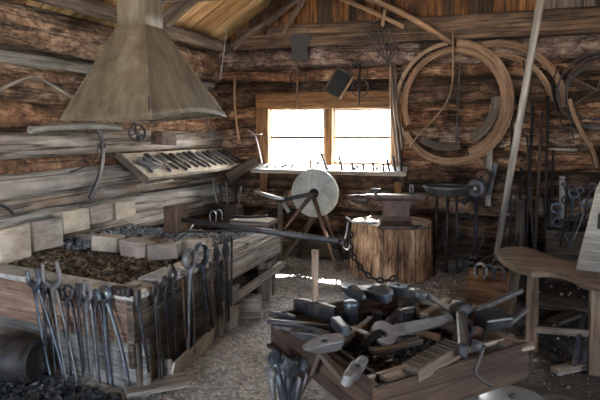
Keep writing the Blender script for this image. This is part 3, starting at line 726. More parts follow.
# curved wooden trough standing by the side
a = on_z(172, 384, .0); b = on_z(213, 345, .0); d = (b-a).normalized(); nn = V((d.y, -d.x, 0))
t = thing('wooden_trough', 'worn pale wooden trough standing under the hanging tongs', 'trough', (a+b)/2)
nn = -nn if nn.x < 0 else nn
off = -nn*.10
def q(s, z, o): return a+d*s+Z*z+nn*o
Lt = (b-a).length
MB().bar(q(0, .07, .0), q(Lt, .07, .0), .022, .14, up=(Z+nn*.25).normalized(), jit=.003).build('side', 'block_pale', t, bevel=.004)
MB().bar(q(0, .09, -.17), q(Lt, .09, -.17), .022, .18, jit=.003).build('side', 'weathered', t, bevel=.004)
MB().bar(q(.01, .08, 0), q(.01, .08, -.17), .022, .15).build('end', 'weathered', t, bevel=.004)
MB().bar(q(Lt-.01, .08, 0), q(Lt-.01, .08, -.17), .022, .15).build('end', 'weathered', t, bevel=.004)
MB().bar(q(0, .015, -.085), q(Lt, .015, -.085), .16, .02).build('bottom', 'weathered', t, bevel=.004)
c = on_z(229, 326, 0)
t = thing('bucket', 'pale dented bucket under the tallest black tongs', 'bucket', c)
MB().lathe([(.0, .0), (.07, .0), (.095, .2), (.1, .2), (.1, .206), (.09, .206), (.066, .01), (0, .01)], T(c), 24).build('body', 'block_pale', t)
MB().ring(.099, .006, .012, T(c+Z*.2), n=24).build('rim', 'iron_rust', t)
MB().tube(arcpts(c+Z*.2, .1, 200, 340, 12, (1, 0, 0), (0, 0, 1)), .004, 6).build('bail', 'iron_dark', t)
block(on_z(249, 317, 0)+Z*.09, (.20, .16, .18), 15, 'weathered', 'weathered wooden block under the far rail of the forge', None, 0, .01, 'wood_block')
block(on_z(232, 300, 0)+Z*.06+V((-.1, .1, 0)), (.2, .14, .12), -10, 'block_grey', 'low grey block beneath the forge behind the pale bucket', None, 0, .01, 'wood_block')
p = on_z(160, 392, 0); 
o = MB().bar(p+V((-.16, -.12, .03)), p+V((.12, .12, .05)), .16, .03, jit=.003).build('loose_board', 'weathered', bevel=.004); tag(o, 'short loose board on the floor at the forge corner', 'board')
# ================================================================ the smoke hood
HX0, HX1, HY0, HY1, HZ0 = -3.19, -2.40, 3.68, 4.86, 1.635
CX0, CX1, CY0, CY1, CZ = -2.92, -2.67, 4.05, 4.30, 2.36
hood = thing('smoke_hood', 'large pyramid-shaped sheet metal smoke hood with square chimney over the forge', 'hood', ((HX0+HX1)/2, (HY0+HY1)/2, HZ0))
lo = [V((HX0, HY0, HZ0)), V((HX1, HY0, HZ0)), V((HX1, HY1, HZ0+.045)), V((HX0, HY1, HZ0))]
hi = [V((CX0, CY0, CZ)), V((CX1, CY0, CZ)), V((CX1, CY1, CZ)), V((CX0, CY1, CZ))]
def sheet(a, b, c, d, n, wob, th=.004, arch=0):
    """slightly dented panel: bottom a-b, top d-c"""
    mb = MB(); nrm = (b-a).cross(d-a).normalized(); sgn = 1
    for layer in (0, 1):
        for j in range(n+1):
            for i in range(n+1):
                u = i/n; v = j/n; p = a.lerp(b, u).lerp(d.lerp(c, u), v)
                e = min(u, 1-u, v+.15, 1-v)*3
                p = p+Z*(arch*math.sin(math.pi*u)*(1-v)**4)
                mb.v.append(p+nrm*(wob*min(1, e)*noise.noise(p*3.1)-th*layer))
        off = layer*(n+1)**2
        for j in range(n):
            for i in range(n):
                k = off+j*(n+1)+i; q = [k, k+1, k+n+2, k+n+1]; mb.face(q if layer == 0 else q[::-1], [(0, 0)]*4, True)
    m2 = (n+1)**2
    for i in range(n): mb.face([i+1, i, m2+i, m2+i+1], [(0, 0)]*4, False)
    return mb
for k in range(4):
    k2 = (k+1) % 4
    ar = .05 if k == 1 else 0
    sheet(lo[k], lo[k2], hi[k2], hi[k], 14, .02, arch=ar).build('skirt_panel', 'hood_sheet', hood)
    MB().tube([lo[k].lerp(lo[k2], i/10)+Z*(ar*math.sin(math.pi*i/10)) for i in range(11)], .008, 6).build('rim_strip', 'hood_sheet', hood)
    MB().tube([lo[k], hi[k]], .007, 6).build('seam', 'hood_sheet', hood)
    up = [V((p.x*1.0+(-.005 if k_ in (0, 3) else .0), p.y, 3.5)) for k_, p in enumerate(hi)]
    g = .018
    sheet(hi[k]+Z*0, hi[k2]+Z*0, up[k2], up[k], 10, .012).build('chimney_panel', 'hood_sheet', hood)
MB().ring(.17, .004, .03, T((CX0+CX1)/2, (CY0+CY1)/2, CZ+.0) @ R('Z', 45), n=4).build('chimney_band', 'hood_sheet', hood)
MB().tube([lo[1]+V((-.03, .03, .0)), lo[1]+V((-.03, .03, .12)), lo[1]+V((-.05, .05, .16))], .008, 6).build('hook', 'iron_dark', hood)
# ================================================================ things on the left wall
def Pz(px, py, Y): return on_y(px, py, Y)
def px_path(pts, Y, r, name, label, cat, mat, group=None, n=8, sq=None, k=16):
    return rod([on_y(p[0], p[1], Y+(p[2] if len(p) > 2 else 0)) for p in pts], r, name, label, cat, mat, group, n, sq, k)
# sloping rack of forge irons
SX0, SX1 = XL+.06, -3.28
sa = on_x(148, 177, SX1); sb = on_x(245, 163, SX1)
b0 = V((SX0, sa.y+.02, 1.33)); b1 = V((SX0, sb.y, 1.33)); f0 = V((SX1, sa.y, 1.10)); f1 = V((SX1, sb.y, 1.10))
rk = thing('tool_rack', 'long sloping wooden rack board fixed along the left log wall', 'rack', (f0+b1)/2)
rn = (f1-f0).cross(b0-f0).normalized(); rn = rn if rn.z > 0 else -rn
rM = mat_axes((f0+f1+b0+b1)/4, (f1-f0).normalized(), (b0-f0).normalized(), rn); rL = (f1-f0).length; rW = (b0-f0).length
MB().box((rL, rW, .022), rM @ T(0, 0, -.012)).build('board', 'block_pale', rk, bevel=.003)
MB().box((rL, .014, .028), rM @ T(0, -rW/2-.008, -.006)).build('lip', 'weathered', rk, bevel=.003)
MB().box((.022, rW+.02, .07), rM @ T(-rL/2-.012, .0, -.02)).build('end_board', 'weathered_dark', rk, bevel=.003)
for s in (-.4, .4):
    MB().bar(rM @ V((s*rL, rW/2-.02, -.25)), rM @ V((s*rL, -rW/2+.05, -.03)), .04, .04).build('bracket', 'weathered_dark', rk)
nm_l = ['first', 'second', 'third', 'fourth', 'fifth', 'sixth', 'seventh', 'eighth', 'ninth', 'tenth', 'eleventh', 'twelfth', 'thirteenth']
proto = None
for i in range(13):
    mb = MB(); x = -.33*rL+.78*rL*i/12.0+.06; rg = random.Random(i)
    l = rW*rg.uniform(.62, .8); bend = rg.uniform(.02, .05)*(-1 if i % 3 == 0 else 1)
    pts = spline([(x-.05, l/2, .012), (x-.02+bend*.4, l*.15, .014), (x+.02, -l*.2, .014), (x+.05+bend*.5, -l/2, .012)], 12)
    t = thing('forge_iron', 'dark curved smithing iron, %s from the near end of the wall rack' % nm_l[i], 'iron tool', rM @ V((x, 0, .01)), 'smithing irons on the wall rack')
    k = len(pts)
    wd = [.016+.020*math.exp(-((j/(k-1)-.1-.08*(i % 3))/.18)**2)+.006*(j/(k-1)) for j in range(k)]
    MB().tube([rM @ p for p in pts[:8]], wd[:8], 6, sq=(.45, 1.3), up=rn).build('blade', ('iron', 'iron_grey', 'iron_dark')[i % 3], t)
    MB().tube([rM @ p for p in pts[7:]], wd[7:], 6, sq=(.5, 1.0), up=rn).build('tang', 'iron_dark' if i % 2 else 'iron', t)
# broad plate irons at the near end
pl = [(-.13, .05), (-.05, .10), (.0, .03), (.1, .09), (.17, .02), (.08, -.03), (.11, -.12), (.0, -.09), (-.12, -.11), (-.06, -.03)]
tag(MB().prism(pl, .02, rM @ T(-.40*rL, .0, .012) @ R('Z', 18)).build('iron_plate', 'iron_grey', bevel=.003), 'broad pale splayed iron plate at the near end of the wall rack', 'iron plate')
tag(MB().prism([(-.12, 0), (-.04, .05), (.1, .035), (.14, 0), (.08, -.04), (-.04, -.03)], .015, rM @ T(-.31*rL, -.05, .012) @ R('Z', -30)).build('iron_plate', 'steel', bevel=.003), 'bright leaf-shaped iron plate beside the splayed plate on the rack', 'iron plate')
# board under the rack
a = on_x(128, 160, -3.5); b = on_x(150, 181, -3.35)
rod([on_x(138, 186, -3.40), on_x(172, 180, -3.40)], .02, 'loose_stick', 'short grey stick under the near end of the wall rack', 'stick', 'weathered')
def xpath(pts, X, r, name, label, cat, mat, **k): return rod([on_x(p[0], p[1], X+(p[2] if len(p) > 2 else 0)) for p in pts], r, name, label, cat, mat, **k)
# curved iron strap hanging from a log
t = thing('iron_strap', 'dark curved iron strap hanging on the pale logs left of the hood rim', 'strap', on_x(92, 200, -3.4))
MB().tube(spline([on_x(*p, -3.42) for p in ((92, 120), (100, 134), (103, 147), (102, 165), (97, 184), (90, 199))], 18), .022, 4, sq=(.35, 1), up=(1, 0, 0)).build('strap', 'iron_dark', t)
MB().ring(.03, .01, .03, T(on_x(103, 146, -3.42)) @ R('Y', 90), n=16).build('eye', 'iron', t)
xpath([(98, 143), (97, 156), (88, 165), (70, 172)], -3.47, .007, 'iron_rod', 'thin curved rod behind the hanging iron strap', 'rod', 'iron_dark')
xpath([(-4, 92), (14, 83), (34, 78), (54, 86), (73, 98)], -3.44, .012, 'bent_stick', 'long bowed grey stick arched on the brown logs at the left edge', 'stick', 'weathered')
xpath([(-4, 204), (6, 207), (14, 214)], -3.4, .012, 'iron_hook', 'dark iron hook end low on the pale log at the left edge', 'hook', 'iron_dark')
xpath([(30, 130), (60, 127), (95, 126), (120, 128)], -3.40, .03, 'wooden_pole', 'grey pole resting along the rust-brown log beneath the hood', 'pole', 'pole_grey')
# pulley wheel and wooden block under the hood
c = on_x(137, 133, -3.2); t = thing('pulley_wheel', 'small spoked iron wheel hanging under the hood rim', 'wheel', c)
pm = T(c) @ R('Y', 90) @ R('X', 35)
MB().ring(.075, .014, .02, pm, n=28).build('rim', 'iron_dark', t)
for k in range(5): MB().box((.07, .01, .01), pm @ R('Z', 72*k) @ T(.035, 0, 0)).build('spoke', 'iron_dark', t)
MB().tube([pm @ V((0, 0, -.025)), pm @ V((0, 0, .025))], .016, 12).build('hub', 'iron', t)
MB().tube([pm @ V((0, 0, 0)), on_x(134, 120, -3.25), on_x(130, 108, -3.3)], .008, 6).build('hanger', 'iron_dark', t)
c = on_x(164, 138.5, -3.22); t = thing('wooden_mallet', 'brown wooden mallet head sticking out beneath the hood', 'mallet', c)
MB().box((.13, .27, .125), T(c) @ R('X', -3)).build('head', 'spool', t, bevel=.012)
MB().bar(on_x(138, 138, -3.25), on_x(160, 138, -3.25), .05, .05).build('handle', 'handle_dark', t, bevel=.01)
for k, (x0, x1) in enumerate(((206, 209), (210, 215))):
    px_path([(x0, 115, -.3), (x0+1, 124, -.32), (x1, 138, -.3)], 7.0, .012, 'iron_bar', ('left of two short irons hung in the corner by the hood', 'right of two short irons hung in the corner by the hood')[k], 'bar', 'iron', 'irons hung in the corner', sq=(.5, 1))
# ================================================================ back wall, left part
px_path([(227, 26), (224, 52), (220, 80)], 7.02, .006, 'wire', 'thin pale wire dangling in the corner beside the tie beam', 'wire', 'steel')
px_path([(235, 76), (234.5, 98), (236, 121), (239, 140)], 7.05, .020, 'bowed_stick', 'long bowed wooden handle hung left of the window', 'handle', 'handle', sq=(.7, 1))
px_path([(248, 130), (256, 138), (262, 164)], 7.03, .008, 'iron_rod', 'pale thin bent rod leaning on the left window post', 'rod', 'steel')
px_path([(250, 135), (262, 134)], 7.03, .006, 'iron_nail', 'small pale nail crossing the bent rod', 'nail', 'steel')
t = thing('barrel_tongs', 'round-jawed dark iron tongs hung above the window', 'tongs', on_y(297, 108, 7.05))
for a0, a1 in ((100, 290), (80, -110)):
    c = on_y(298, 78, 7.05); MB().tube([c+V((math.cos(math.radians(a0+(a1-a0)*i/14))*.10, 0, math.sin(math.radians(a0+(a1-a0)*i/14))*.10)) for i in range(15)], .009, 6).build('jaw', 'iron_dark', t)
MB().tube([on_y(298, 66, 7.05), on_y(297.5, 90, 7.04), on_y(297, 109, 7.05)], [.014, .013, .008], 6).build('stem', 'iron_rust', t)
t = thing('hinged_ring_iron', 'dark figure-eight iron with two rings hung right of the square tray', 'iron', on_y(359, 106, 7.05))
for px, py, r in ((359, 72, .105), (360, 88, .10)): MB().ring(r, .014, .012, T(on_y(px, py, 7.06)) @ R('X', 90), n=28).build('ring', 'iron_dark', t)
MB().tube([on_y(360, 64, 7.05), on_y(359, 85, 7.04), on_y(359, 106, 7.05)], [.012, .018, .009], 6).build('stem', 'iron_dark', t)
# square tray hung askew
t = thing('square_tray', 'black square tray hung askew by one corner above the window', 'tray', on_y(339, 99, 7.05))
cs = [on_y(p[0], p[1], 7.08) for p in ((325, 90), (338, 68), (354, 77), (340, 99))]
c = sum(cs, V((0, 0, 0)))/4; M = mat_axes(c, (1, 0, 0), (0, 0, 1), (0, -1, 0)); loc2 = [((p-c).x, (p-c).z) for p in cs]
MB().prism(loc2, .012, M).build('panel', 'soot', t)
for i in range(4):
    a = cs[i]; b = cs[(i+1) % 4]; MB().bar(a-V((0, .02, 0)), b-V((0, .02, 0)), .045, .016, up=(b-a).cross(V((0, 1, 0))).normalized()).build('side', 'weathered_dark' if i != 2 else 'handle', t)
tag(MB().prism([(p[0], p[1]) for p in [((q-c).x, (q-c).z) for q in [on_y(x, y, 7.0) for x, y in ((287, 36), (290, 33), (306, 32), (309, 36), (305, 48), (307, 58), (300, 61), (290, 58), (289, 46))]]], .012, mat_axes((c.x, 7.085, c.z), (1, 0, 0), (0, 0, 1), (0, -1, 0))).build('leather_apron', 'leather', bevel=.003), 'black leather piece draped over the tie beam', 'leather')
# tilted beam, tub with rods in the corner
tag(MB().bar(on_y(226, 178, 6.7), on_y(256, 161, 7.0), .10, .12, jit=.004).build('short_beam', 'bin_wood', bevel=.008), 'short dark reddish beam sloping up to the left end of the window board', 'beam')
c = on_y(230, 215, 6.6); c.z = 0; ztop = on_y(230, 203, 6.6).z
t = thing('wooden_tub', 'tall staved wooden tub standing in the corner behind the forge', 'tub', c)
MB().lathe([(0, 0), (.15, 0), (.175, ztop), (.16, ztop), (.135, .03), (0, .03)], T(c), 26).build('body', 'bin_wood', t)
for z in (.12, ztop-.06): MB().ring(.153+.022*z/ztop+.004, .004, .03, T(c+Z*z), n=26).build('hoop', 'iron_dark', t)
for k, (x0, x1, y1) in enumerate(((224, 213, 178), (228, 220, 184), (233, 226, 181), (238, 236, 188), (231, 241, 186))):
    zz = on_y(x0, 206, 6.62)
    rod([V((zz.x*.5+c.x*.5, 6.6+(k-2)*.03, .05)), on_y(x1, y1, 6.75+(k % 2)*.1)], .013, 'wooden_rod' if k % 2 else 'iron_rod',
        ('stick leaning farthest left in the corner tub', 'thin rod second from the left in the corner tub', 'tallest rod in the middle of the corner tub', 'short rod fourth from left in the corner tub', 'rod leaning right out of the corner tub')[k], 'rod', 'handle_dark' if k % 2 else 'weathered', 'rods in the corner tub')
# dark timbers behind the grindstone
tag(MB().bar(V((-2.9, 6.9, .12)), V((-1.5, 6.98, .13)), .2, .2, jit=.01).build('timber', 'weathered_dark', bevel=.015), 'heavy dark timber lying along the foot of the back wall', 'timber')
tag(MB().bar(V((-2.55, 6.6, .02)), V((-2.15, 6.98, .62)), .06, .05).build('plank', 'weathered_dark', bevel=.004), 'dark plank propped against the logs left of the grindstone', 'plank')
# ================================================================ the perforated board on the sill
m, nt, b = newmat('pegboard'); v = coords(nt, (24, 24, 24), rnd=False)
vo = nt.nodes.new('ShaderNodeTexVoronoi'); vo.inputs['Scale'].default_value = 1; vo.inputs['Randomness'].default_value = .55; lnk(nt, v, vo.inputs['Vector'])
c_ = ramp(nt, vo.outputs['Distance'], [(.2, (.03, .027, .024)), (.32, (.33, .34, .34))]); n_ = tex(nt, v, .2, 4)
c_ = mixc(nt, 'MULTIPLY', .6, c_, ramp(nt, n_, [(.35, (.6, .58, .55)), (.6, (1, 1, 1))]))
lnk(nt, c_, b.inputs['Base Color']); b.inputs['Roughness'].default_value = .5; MATS['pegboard'] = m
pA = on_y(251, 167, 6.93); pB = on_y(406, 176, 6.93); qA = on_y(258, 162.5, 7.12); qB = on_y(403, 166, 7.12)
zf = (pA.z+pB.z)/2; zb = zf+.055
sl = thing('tool_board', 'white perforated board full of small bits along the window sill', 'board', V((-1.2, 7.0, zf)))
pn = V((0, -.055, .19)).normalized(); pm = mat_axes(((pA.x+pB.x)/2, 7.025, (zf+zb)/2), (1, 0, 0), V((0, .19, .055)).normalized(), pn)
MB().box((pB.x-pA.x, .2, .022), pm).build('board', 'pegboard', sl, bevel=.003)
MB().box((pB.x-pA.x, .018, .05), pm @ T(0, -.108, -.01)).build('front_lip', 'weathered', sl, bevel=.003)
bl = pB.x-pA.x
def onb(px): return (on_y(px, 170, 7.0).x-pm.translation.x)
k = 0
for px, w_, h_, lb in ((268, .05, .03, 'tiny rusty bit at the left end of the white board'), (276, .03, .04, 'small dark bit next to the leftmost rusty one'), (284, .06, .03, 'flat little iron lying before the left pane'), (292, .035, .045, 'small dark stub standing left of the bit cluster'), (356, .05, .03, 'small flat bit between the two middle chisels'), (378, .05, .03, 'small dark bit under the right window pane')):
    o = MB().tube([pm @ V((onb(px)-w_/2, -.02, .014)), pm @ V((onb(px), .01, .014+h_*.6)), pm @ V((onb(px)+w_/2, .03, .014))], .014, 6).build('iron_bit', 'iron_rust' if k % 2 else 'iron_dark'); tag(o, lb, 'bit', 'small bits on the white board'); k += 1
# cluster of bits beside the wheel
for i, (px, py, dx, dz, lb) in enumerate(((305, 164, -.05, .09, 'left bit of the rusty cluster on the white board above the grindstone'), (310, 163, .0, .11, 'middle bit of the rusty cluster above the grindstone'), (315, 163, .06, .09, 'right bit of the rusty cluster above the grindstone'))):
    p = pm @ V((onb(px), 0, .01)); rod([p, p+V((dx*.5, 0, dz*.6)), p+V((dx, .01, dz))], .012, 'iron_bit', lb, 'bit', 'iron_rust', 'small bits on the white board')
for i, (x0, y0, x1, y1, lb) in enumerate(((328, 170, 321, 153, 'longest chisel leaning left before the window mullion'), (343, 172, 339, 156, 'chisel leaning left at the corner of the right pane'), (354, 172, 352, 163, 'short chisel before the right pane, first of the upright row'), (364, 174, 363, 163, 'upright chisel under the left half of the right pane'), (374, 175, 373, 162, 'upright chisel under the middle of the right pane'),
                                           (384, 175, 383, 163, 'upright chisel under the right edge of the right pane'), (390, 175, 387, 159, 'tall chisel left of the right window post'), (396, 176, 393, 156, 'tallest chisel leaning beside the right window post'), (402, 176, 400, 162, 'last chisel at the right end of the white board'))):
    a = pm @ V((onb(x0), -.06, .005)); b_ = on_y(x1, y1, a.y+.0); t = thing('chisel', lb, 'chisel', a, 'chisels standing in the white board')
    MB().tube([a, a.lerp(b_, .9)], [.014, .016], 8).build('shank', 'iron_dark', t); MB().tube([a.lerp(b_, .88), b_], [.021, .022], 8).build('head', 'iron', t)
# ================================================================ grindstone
gc = at(315, 193, 6.78)
nv = (CO-gc); nv.z = 0; nv = (Matrix.Rotation(math.radians(-17), 3, 'Z') @ nv).normalized()     # axle direction, a little to the left of the viewer
tv = Z.cross(nv).normalized()      # sideways
gs = thing('grindstone', 'big round grey grindstone on a dark iron stand below the window', 'grindstone', (gc.x, gc.y, 0))
rad = 24*6.78/600
gM = mat_axes(gc, tv, Z, nv)
MB().lathe([(.02, -.035), (rad-.004, -.035), (rad, -.03), (rad, .03), (rad-.004, .035), (.02, .035)], gM, 56).build('wheel', 'grindstone', gs)
MB().tube([gc-nv*.14, gc+nv*.16], .014, 10).build('axle', 'iron_dark', gs)
MB().lathe([(.0, .03), (.055, .03), (.055, .05), (.04, .06), (.04, .125), (0, .13)], gM, 20).build('hub', 'iron_dark', gs)
hb = gc+nv*.10; hbk = gc-nv*.12
def gpt(px, py, off): return on_plane(px, py, gc+nv*off, nv)
MB().tube([hb, gpt(284, 229, .22)], [.026, .015], 8).build('leg', 'iron_rust', gs)
l2 = on_z(338, 272, .01); MB().tube([hb, l2], [.026, .015], 8).build('leg', 'iron_rust', gs)
l3 = gpt(284, 229, .22)-tv*.12; l3.z = .01; MB().tube([gpt(284, 229, .22), l3], [.014, .014], 8).build('leg', 'iron_dark', gs)
l4 = hbk-nv*.25+tv*.22; l4.z = .01; MB().tube([hbk, l4], [.026, .015], 8).build('leg', 'iron_rust', gs)
l5 = hbk-nv*.25-tv*.3; l5.z = .01; MB().tube([hbk, l5], [.026, .015], 8).build('leg', 'iron_rust', gs)
MB().tube([l2.lerp(hb, .28), l4.lerp(hbk, .28)], .009, 6).build('cross_rod', 'iron_dark', gs)
MB().bar(hb+nv*.02, gpt(281, 200, .12), .02, .045, up=Z).build('crank_arm', 'iron_dark', gs, bevel=.004)
MB().tube([gpt(284, 199, .12), gpt(276, 198, .12), gpt(262, 194, .12), gpt(255, 190.5, .12)], [.014, .022, .026, .012], 8).build('crank_handle', 'steel', gs)
MB().bar(gpt(283, 203, .1), gpt(289, 212, .1), .012, .04, up=Z).build('tool_rest', 'pole_light', gs, bevel=.003)
pp = gpt(280, 203, .08); MB().bar(V((pp.x, pp.y, .01)), V((pp.x, pp.y, pp.z)), .05, .05).build('post', 'handle_dark', gs, bevel=.005)
# ================================================================ stump, anvil and what lies on it
sc = on_z(391, 283, 0); vd = V((sc.x, sc.y, 0)).normalized(); SR = .455
sc = sc+vd*SR; SH = .58
rg = random.Random(8)
st = thing('stump', 'huge split-sided tree stump that carries the anvil', 'stump', sc)
prof = [(SR*1.0, -.02), (SR*1.02, .05), (SR*1.0, .15), (SR*.985, .25), (SR*.98, .35), (SR*.975, .45), (SR*.97, .53), (SR*.955, SH)]
mb = MB(); n = 72; base = 0; o_ = 0
for (r, z) in prof:
    for j in range(n):
        t_ = 2*math.pi*j/n; rr = r*(1+.06*noise.noise(V((math.cos(t_)*1.4, math.sin(t_)*1.4, 3)))+.035*noise.noise(V((math.cos(t_)*6, math.sin(t_)*6, z*.7)))-.06*max(0, noise.noise(V((math.cos(t_)*4+9, math.sin(t_)*4, z*.5))))**1.0*1.0-.05*max(0, noise.noise(V((math.cos(t_)*11, math.sin(t_)*11, z*.4+3)))-.25))
        mb.v.append(sc+V((math.cos(t_)*rr, math.sin(t_)*rr, z)))
for i in range(len(prof)-1):
    for j in range(n):
        j2 = (j+1) % n
        mb.face([i*n+j, i*n+j2, (i+1)*n+j2, (i+1)*n+j], [(prof[i][1], j/n*2.9), (prof[i][1], (j+1)/n*2.9), (prof[i+1][1], (j+1)/n*2.9), (prof[i+1][1], j/n*2.9)], True)
topring = [mb.v[(len(prof)-1)*n+j].copy() for j in range(n)]
mb.build('trunk', 'stump_side', st)
m2 = MB(); K = 8
for q_ in range(K+1):
    for j in range(n):
        p = sc+V((0, 0, SH))+(topring[j]-sc-V((0, 0, SH)))*(1-q_/K*.999); p.z = SH+.012*noise.noise(p*7)*(1 if q_ else .4)+(0 if q_ else -.004); m2.v.append(p)
for q_ in range(K):
    for j in range(n):
        j2 = (j+1) % n; ii = [q_*n+j, q_*n+j2, (q_+1)*n+j2, (q_+1)*n+j]; m2.face(ii, [((m2.v[x]-sc).x, (m2.v[x]-sc).y) for x in ii], True)
m2.build('cut_face', 'stump_top', st)
AD = 6.05
ha = at(345, 195.5, AD); hb_ = at(425, 194, AD-.1); ax = (hb_-ha); ax.z = 0; ALn = ax.length; ax.normalize(); ay = Z.cross(ax)
ac = sc+V((0, 0, 0)); bc = at(395, 226, AD); bc.z = SH
topz = at(400, 194, AD).z; AH = topz-SH
anv = thing('anvil', 'dark rust-brown iron anvil with long horn standing on the stump', 'anvil', bc)
def loftz(mb, secs, n=5):
    base = len(mb.v)
    for (xa, xb, hy, z) in secs:
        for (a, b) in ((xa, -hy), (xb, -hy), (xb, hy), (xa, hy)): mb.v.append(bc+ax*a+ay*b+Z*z)
    for i in range(len(secs)-1):
        for j in range(4):
            j2 = (j+1) % 4; mb.face([base+i*4+j, base+i*4+j2, base+(i+1)*4+j2, base+(i+1)*4+j], [(0, 0)]*4, False)
    mb.face([base+3, base+2, base+1, base], [(0, 0)]*4, False); e = base+(len(secs)-1)*4; mb.face([e, e+1, e+2, e+3], [(0, 0)]*4, False)
    return mb
hx = (hb_-bc).dot(ax); h0 = (ha-bc).dot(ax); fx = (at(366, 195, AD)-bc).dot(ax)
loftz(MB(), [(-.175, .185, .13, .0), (-.175, .185, .13, .035), (-.15, .165, .115, .05), (-.145, .155, .09, .085), (-.13, .14, .075, .13), (-.12, .14, .066, AH-.13), (-.13, .16, .062, AH-.09), (-.15, .19, .06, AH-.07), (fx+.03, hx-.08, .06, AH-.052)]).build('body', 'anvil_iron', anv, bevel=.008)
loftz(MB(), [(fx+.01, hx-.06, .058, AH-.055), (fx, hx-.0, .062, AH-.035), (fx, hx, .062, AH)]).build('face_plate', 'anvil_iron', anv, bevel=.003)
hp = [bc+ax*(fx+.03)+Z*(AH-.07), bc+ax*fx+Z*(AH-.062), bc+ax*(fx-.07)+Z*(AH-.055), bc+ax*(fx-.14)+Z*(AH-.043), bc+ax*(h0+.02)+Z*(AH-.024), bc+ax*h0+Z*(AH-.018)]
MB().tube(hp, [.058, .058, .05, .036, .012, .004], 14, sq=(1, .95), up=Z).build('horn', 'anvil_iron', anv)
# small tools on the anvil face
p = bc+ax*(at(376, 190, AD)-bc).dot(ax)+Z*AH
t = thing('hardy_chisel', 'small flat-topped hardy chisel standing near the anvil horn', 'chisel', p)
MB().bar(p+Z*.0, p+Z*.035, .03, .03).build('shank', 'iron', t); MB().box((.10, .04, .022), mat_axes(p+Z*.045, ax, ay, Z)).build('top', 'iron_dark', t, bevel=.004)
p = bc+ax*(at(411, 188, AD)-bc).dot(ax)+Z*AH
t = thing('hold_fast', 'forked steel tool standing upright at the anvil heel', 'tool', p)
for s in (-1, 1): MB().tube([p+ax*s*.012, p+ax*s*.016+Z*.06, p+ax*s*.006+Z*.10], .008, 6).build('prong', 'steel', t)
MB().box((.05, .04, .025), mat_axes(p+Z*.012, ax, ay, Z)).build('base', 'iron_dark', t, bevel=.003)
p = on_z(417, 228, SH+.02)
t = thing('hammer', 'small bright hammer lying on the stump right of the anvil', 'hammer', p)
sec_head(MB(), [(-.05, .02, .02), (-.02, .022, .022), (.02, .018, .02), (.055, .008, .02)], mat_axes(p+Z*.012, (ax*.8+ay*.6).normalized(), (ay*.8-ax*.6).normalized(), Z)).build('head', 'iron', t, bevel=.003)
MB().tube([p-ay*.06+ax*.01+Z*.01, p+(ax*.14-ay*.05)+Z*.01], .010, 8).build('handle', 'handle_dark', t)
p = on_z(361, 226, SH+.015)
rod([on_z(346, 217, .66), on_z(357, 223, SH+.02), on_z(372, 216, SH+.02)], .011, 'iron_rod', 'bright rod lying on the stump beside the anvil foot', 'rod', 'steel')
tag(MB().prism([(-.09, -.03), (.02, -.05), (.1, -.01), (.05, .04), (-.06, .05)], .012, T(on_z(369, 222, SH+.016))).build('iron_plate', 'steel', bevel=.003), 'pale scrap of plate on the stump left of the anvil foot', 'plate')
# hook and chain at the near left of the stump
def chain(pts, r, th, name, label, group=None, mat='iron_dark', step=1.35):
    path = spline(pts, 160); t = thing(name, label, 'chain', pts[-1]); d = 0; last = path[0]; acc = 0; k = 0; out = [path[0]]
    for i in range(1, len(path)):
        acc += (path[i]-path[i-1]).length
        if acc >= r*2*step*.8: out.append(path[i]); acc = 0
    for i in range(len(out)-1):
        c = (out[i]+out[i+1])/2; dr = (out[i+1]-out[i]).normalized(); u = dr.orthogonal().normalized(); u = Matrix.Rotation(i*1.57+.4, 3, dr) @ u
        ps = []
        for j in range(13):
            a = 2*math.pi*j/12; ps.append(c+dr*(math.cos(a)*r*1.25)+u*(math.sin(a)*r*.75))
        MB().tube(ps, th, 6, cap=False).build('link', mat, t)
    return t
def sfront(px, py, off=.02):
    """point on the stump's side seen at a pixel"""
    d = ray(px, py); o2 = V((CO.x-sc.x, CO.y-sc.y)); dd = V((d.x, d.y)); R2 = SR+off
    A = dd.dot(dd); B = 2*o2.dot(dd); C_ = o2.dot(o2)-R2*R2; D_ = B*B-4*A*C_
    if D_ < 0: D_ = 0
    return CO+d*((-B-math.sqrt(D_))/(2*A))
chain([sfront(351, 232, .03), sfront(350, 245, .03), sfront(354, 258, .03), sfront(362, 270, .035), sfront(372, 278, .035), sfront(386, 281, .035), sfront(396, 277, .03)], .03, .010, 'chain', 'dark rusty chain draped down the left side of the stump')
rod([sfront(348, 222, .03), sfront(346, 235, .05), sfront(343, 246, .06), sfront(348, 250, .05), sfront(350, 244, .04)], .011, 'iron_hook', 'steel hook hanging at the left edge of the stump', 'hook', 'steel')

bp = on_z(254, 219, .64)
t = thing('low_bench', 'low weathered bench standing behind the far end of the forge', 'bench', (bp.x, bp.y, 0))
MB().box((.42, .30, .05), T(bp.x, bp.y, .617), jit=.004).build('top', 'weathered', t, bevel=.006)
for sx_ in (-1, 1):
    for sy_ in (-1, 1): MB().box((.06, .06, .60), T(bp.x+sx_*.16, bp.y+sy_*.1, .295)).build('leg', 'weathered_dark', t, bevel=.004)
# ================================================================ upper back wall
YW1 = 7.08
def wpath(pts, r, name, label, cat, mat, Y=7.08, **k): return px_path(pts, Y, r, name, label, cat, mat, **k)
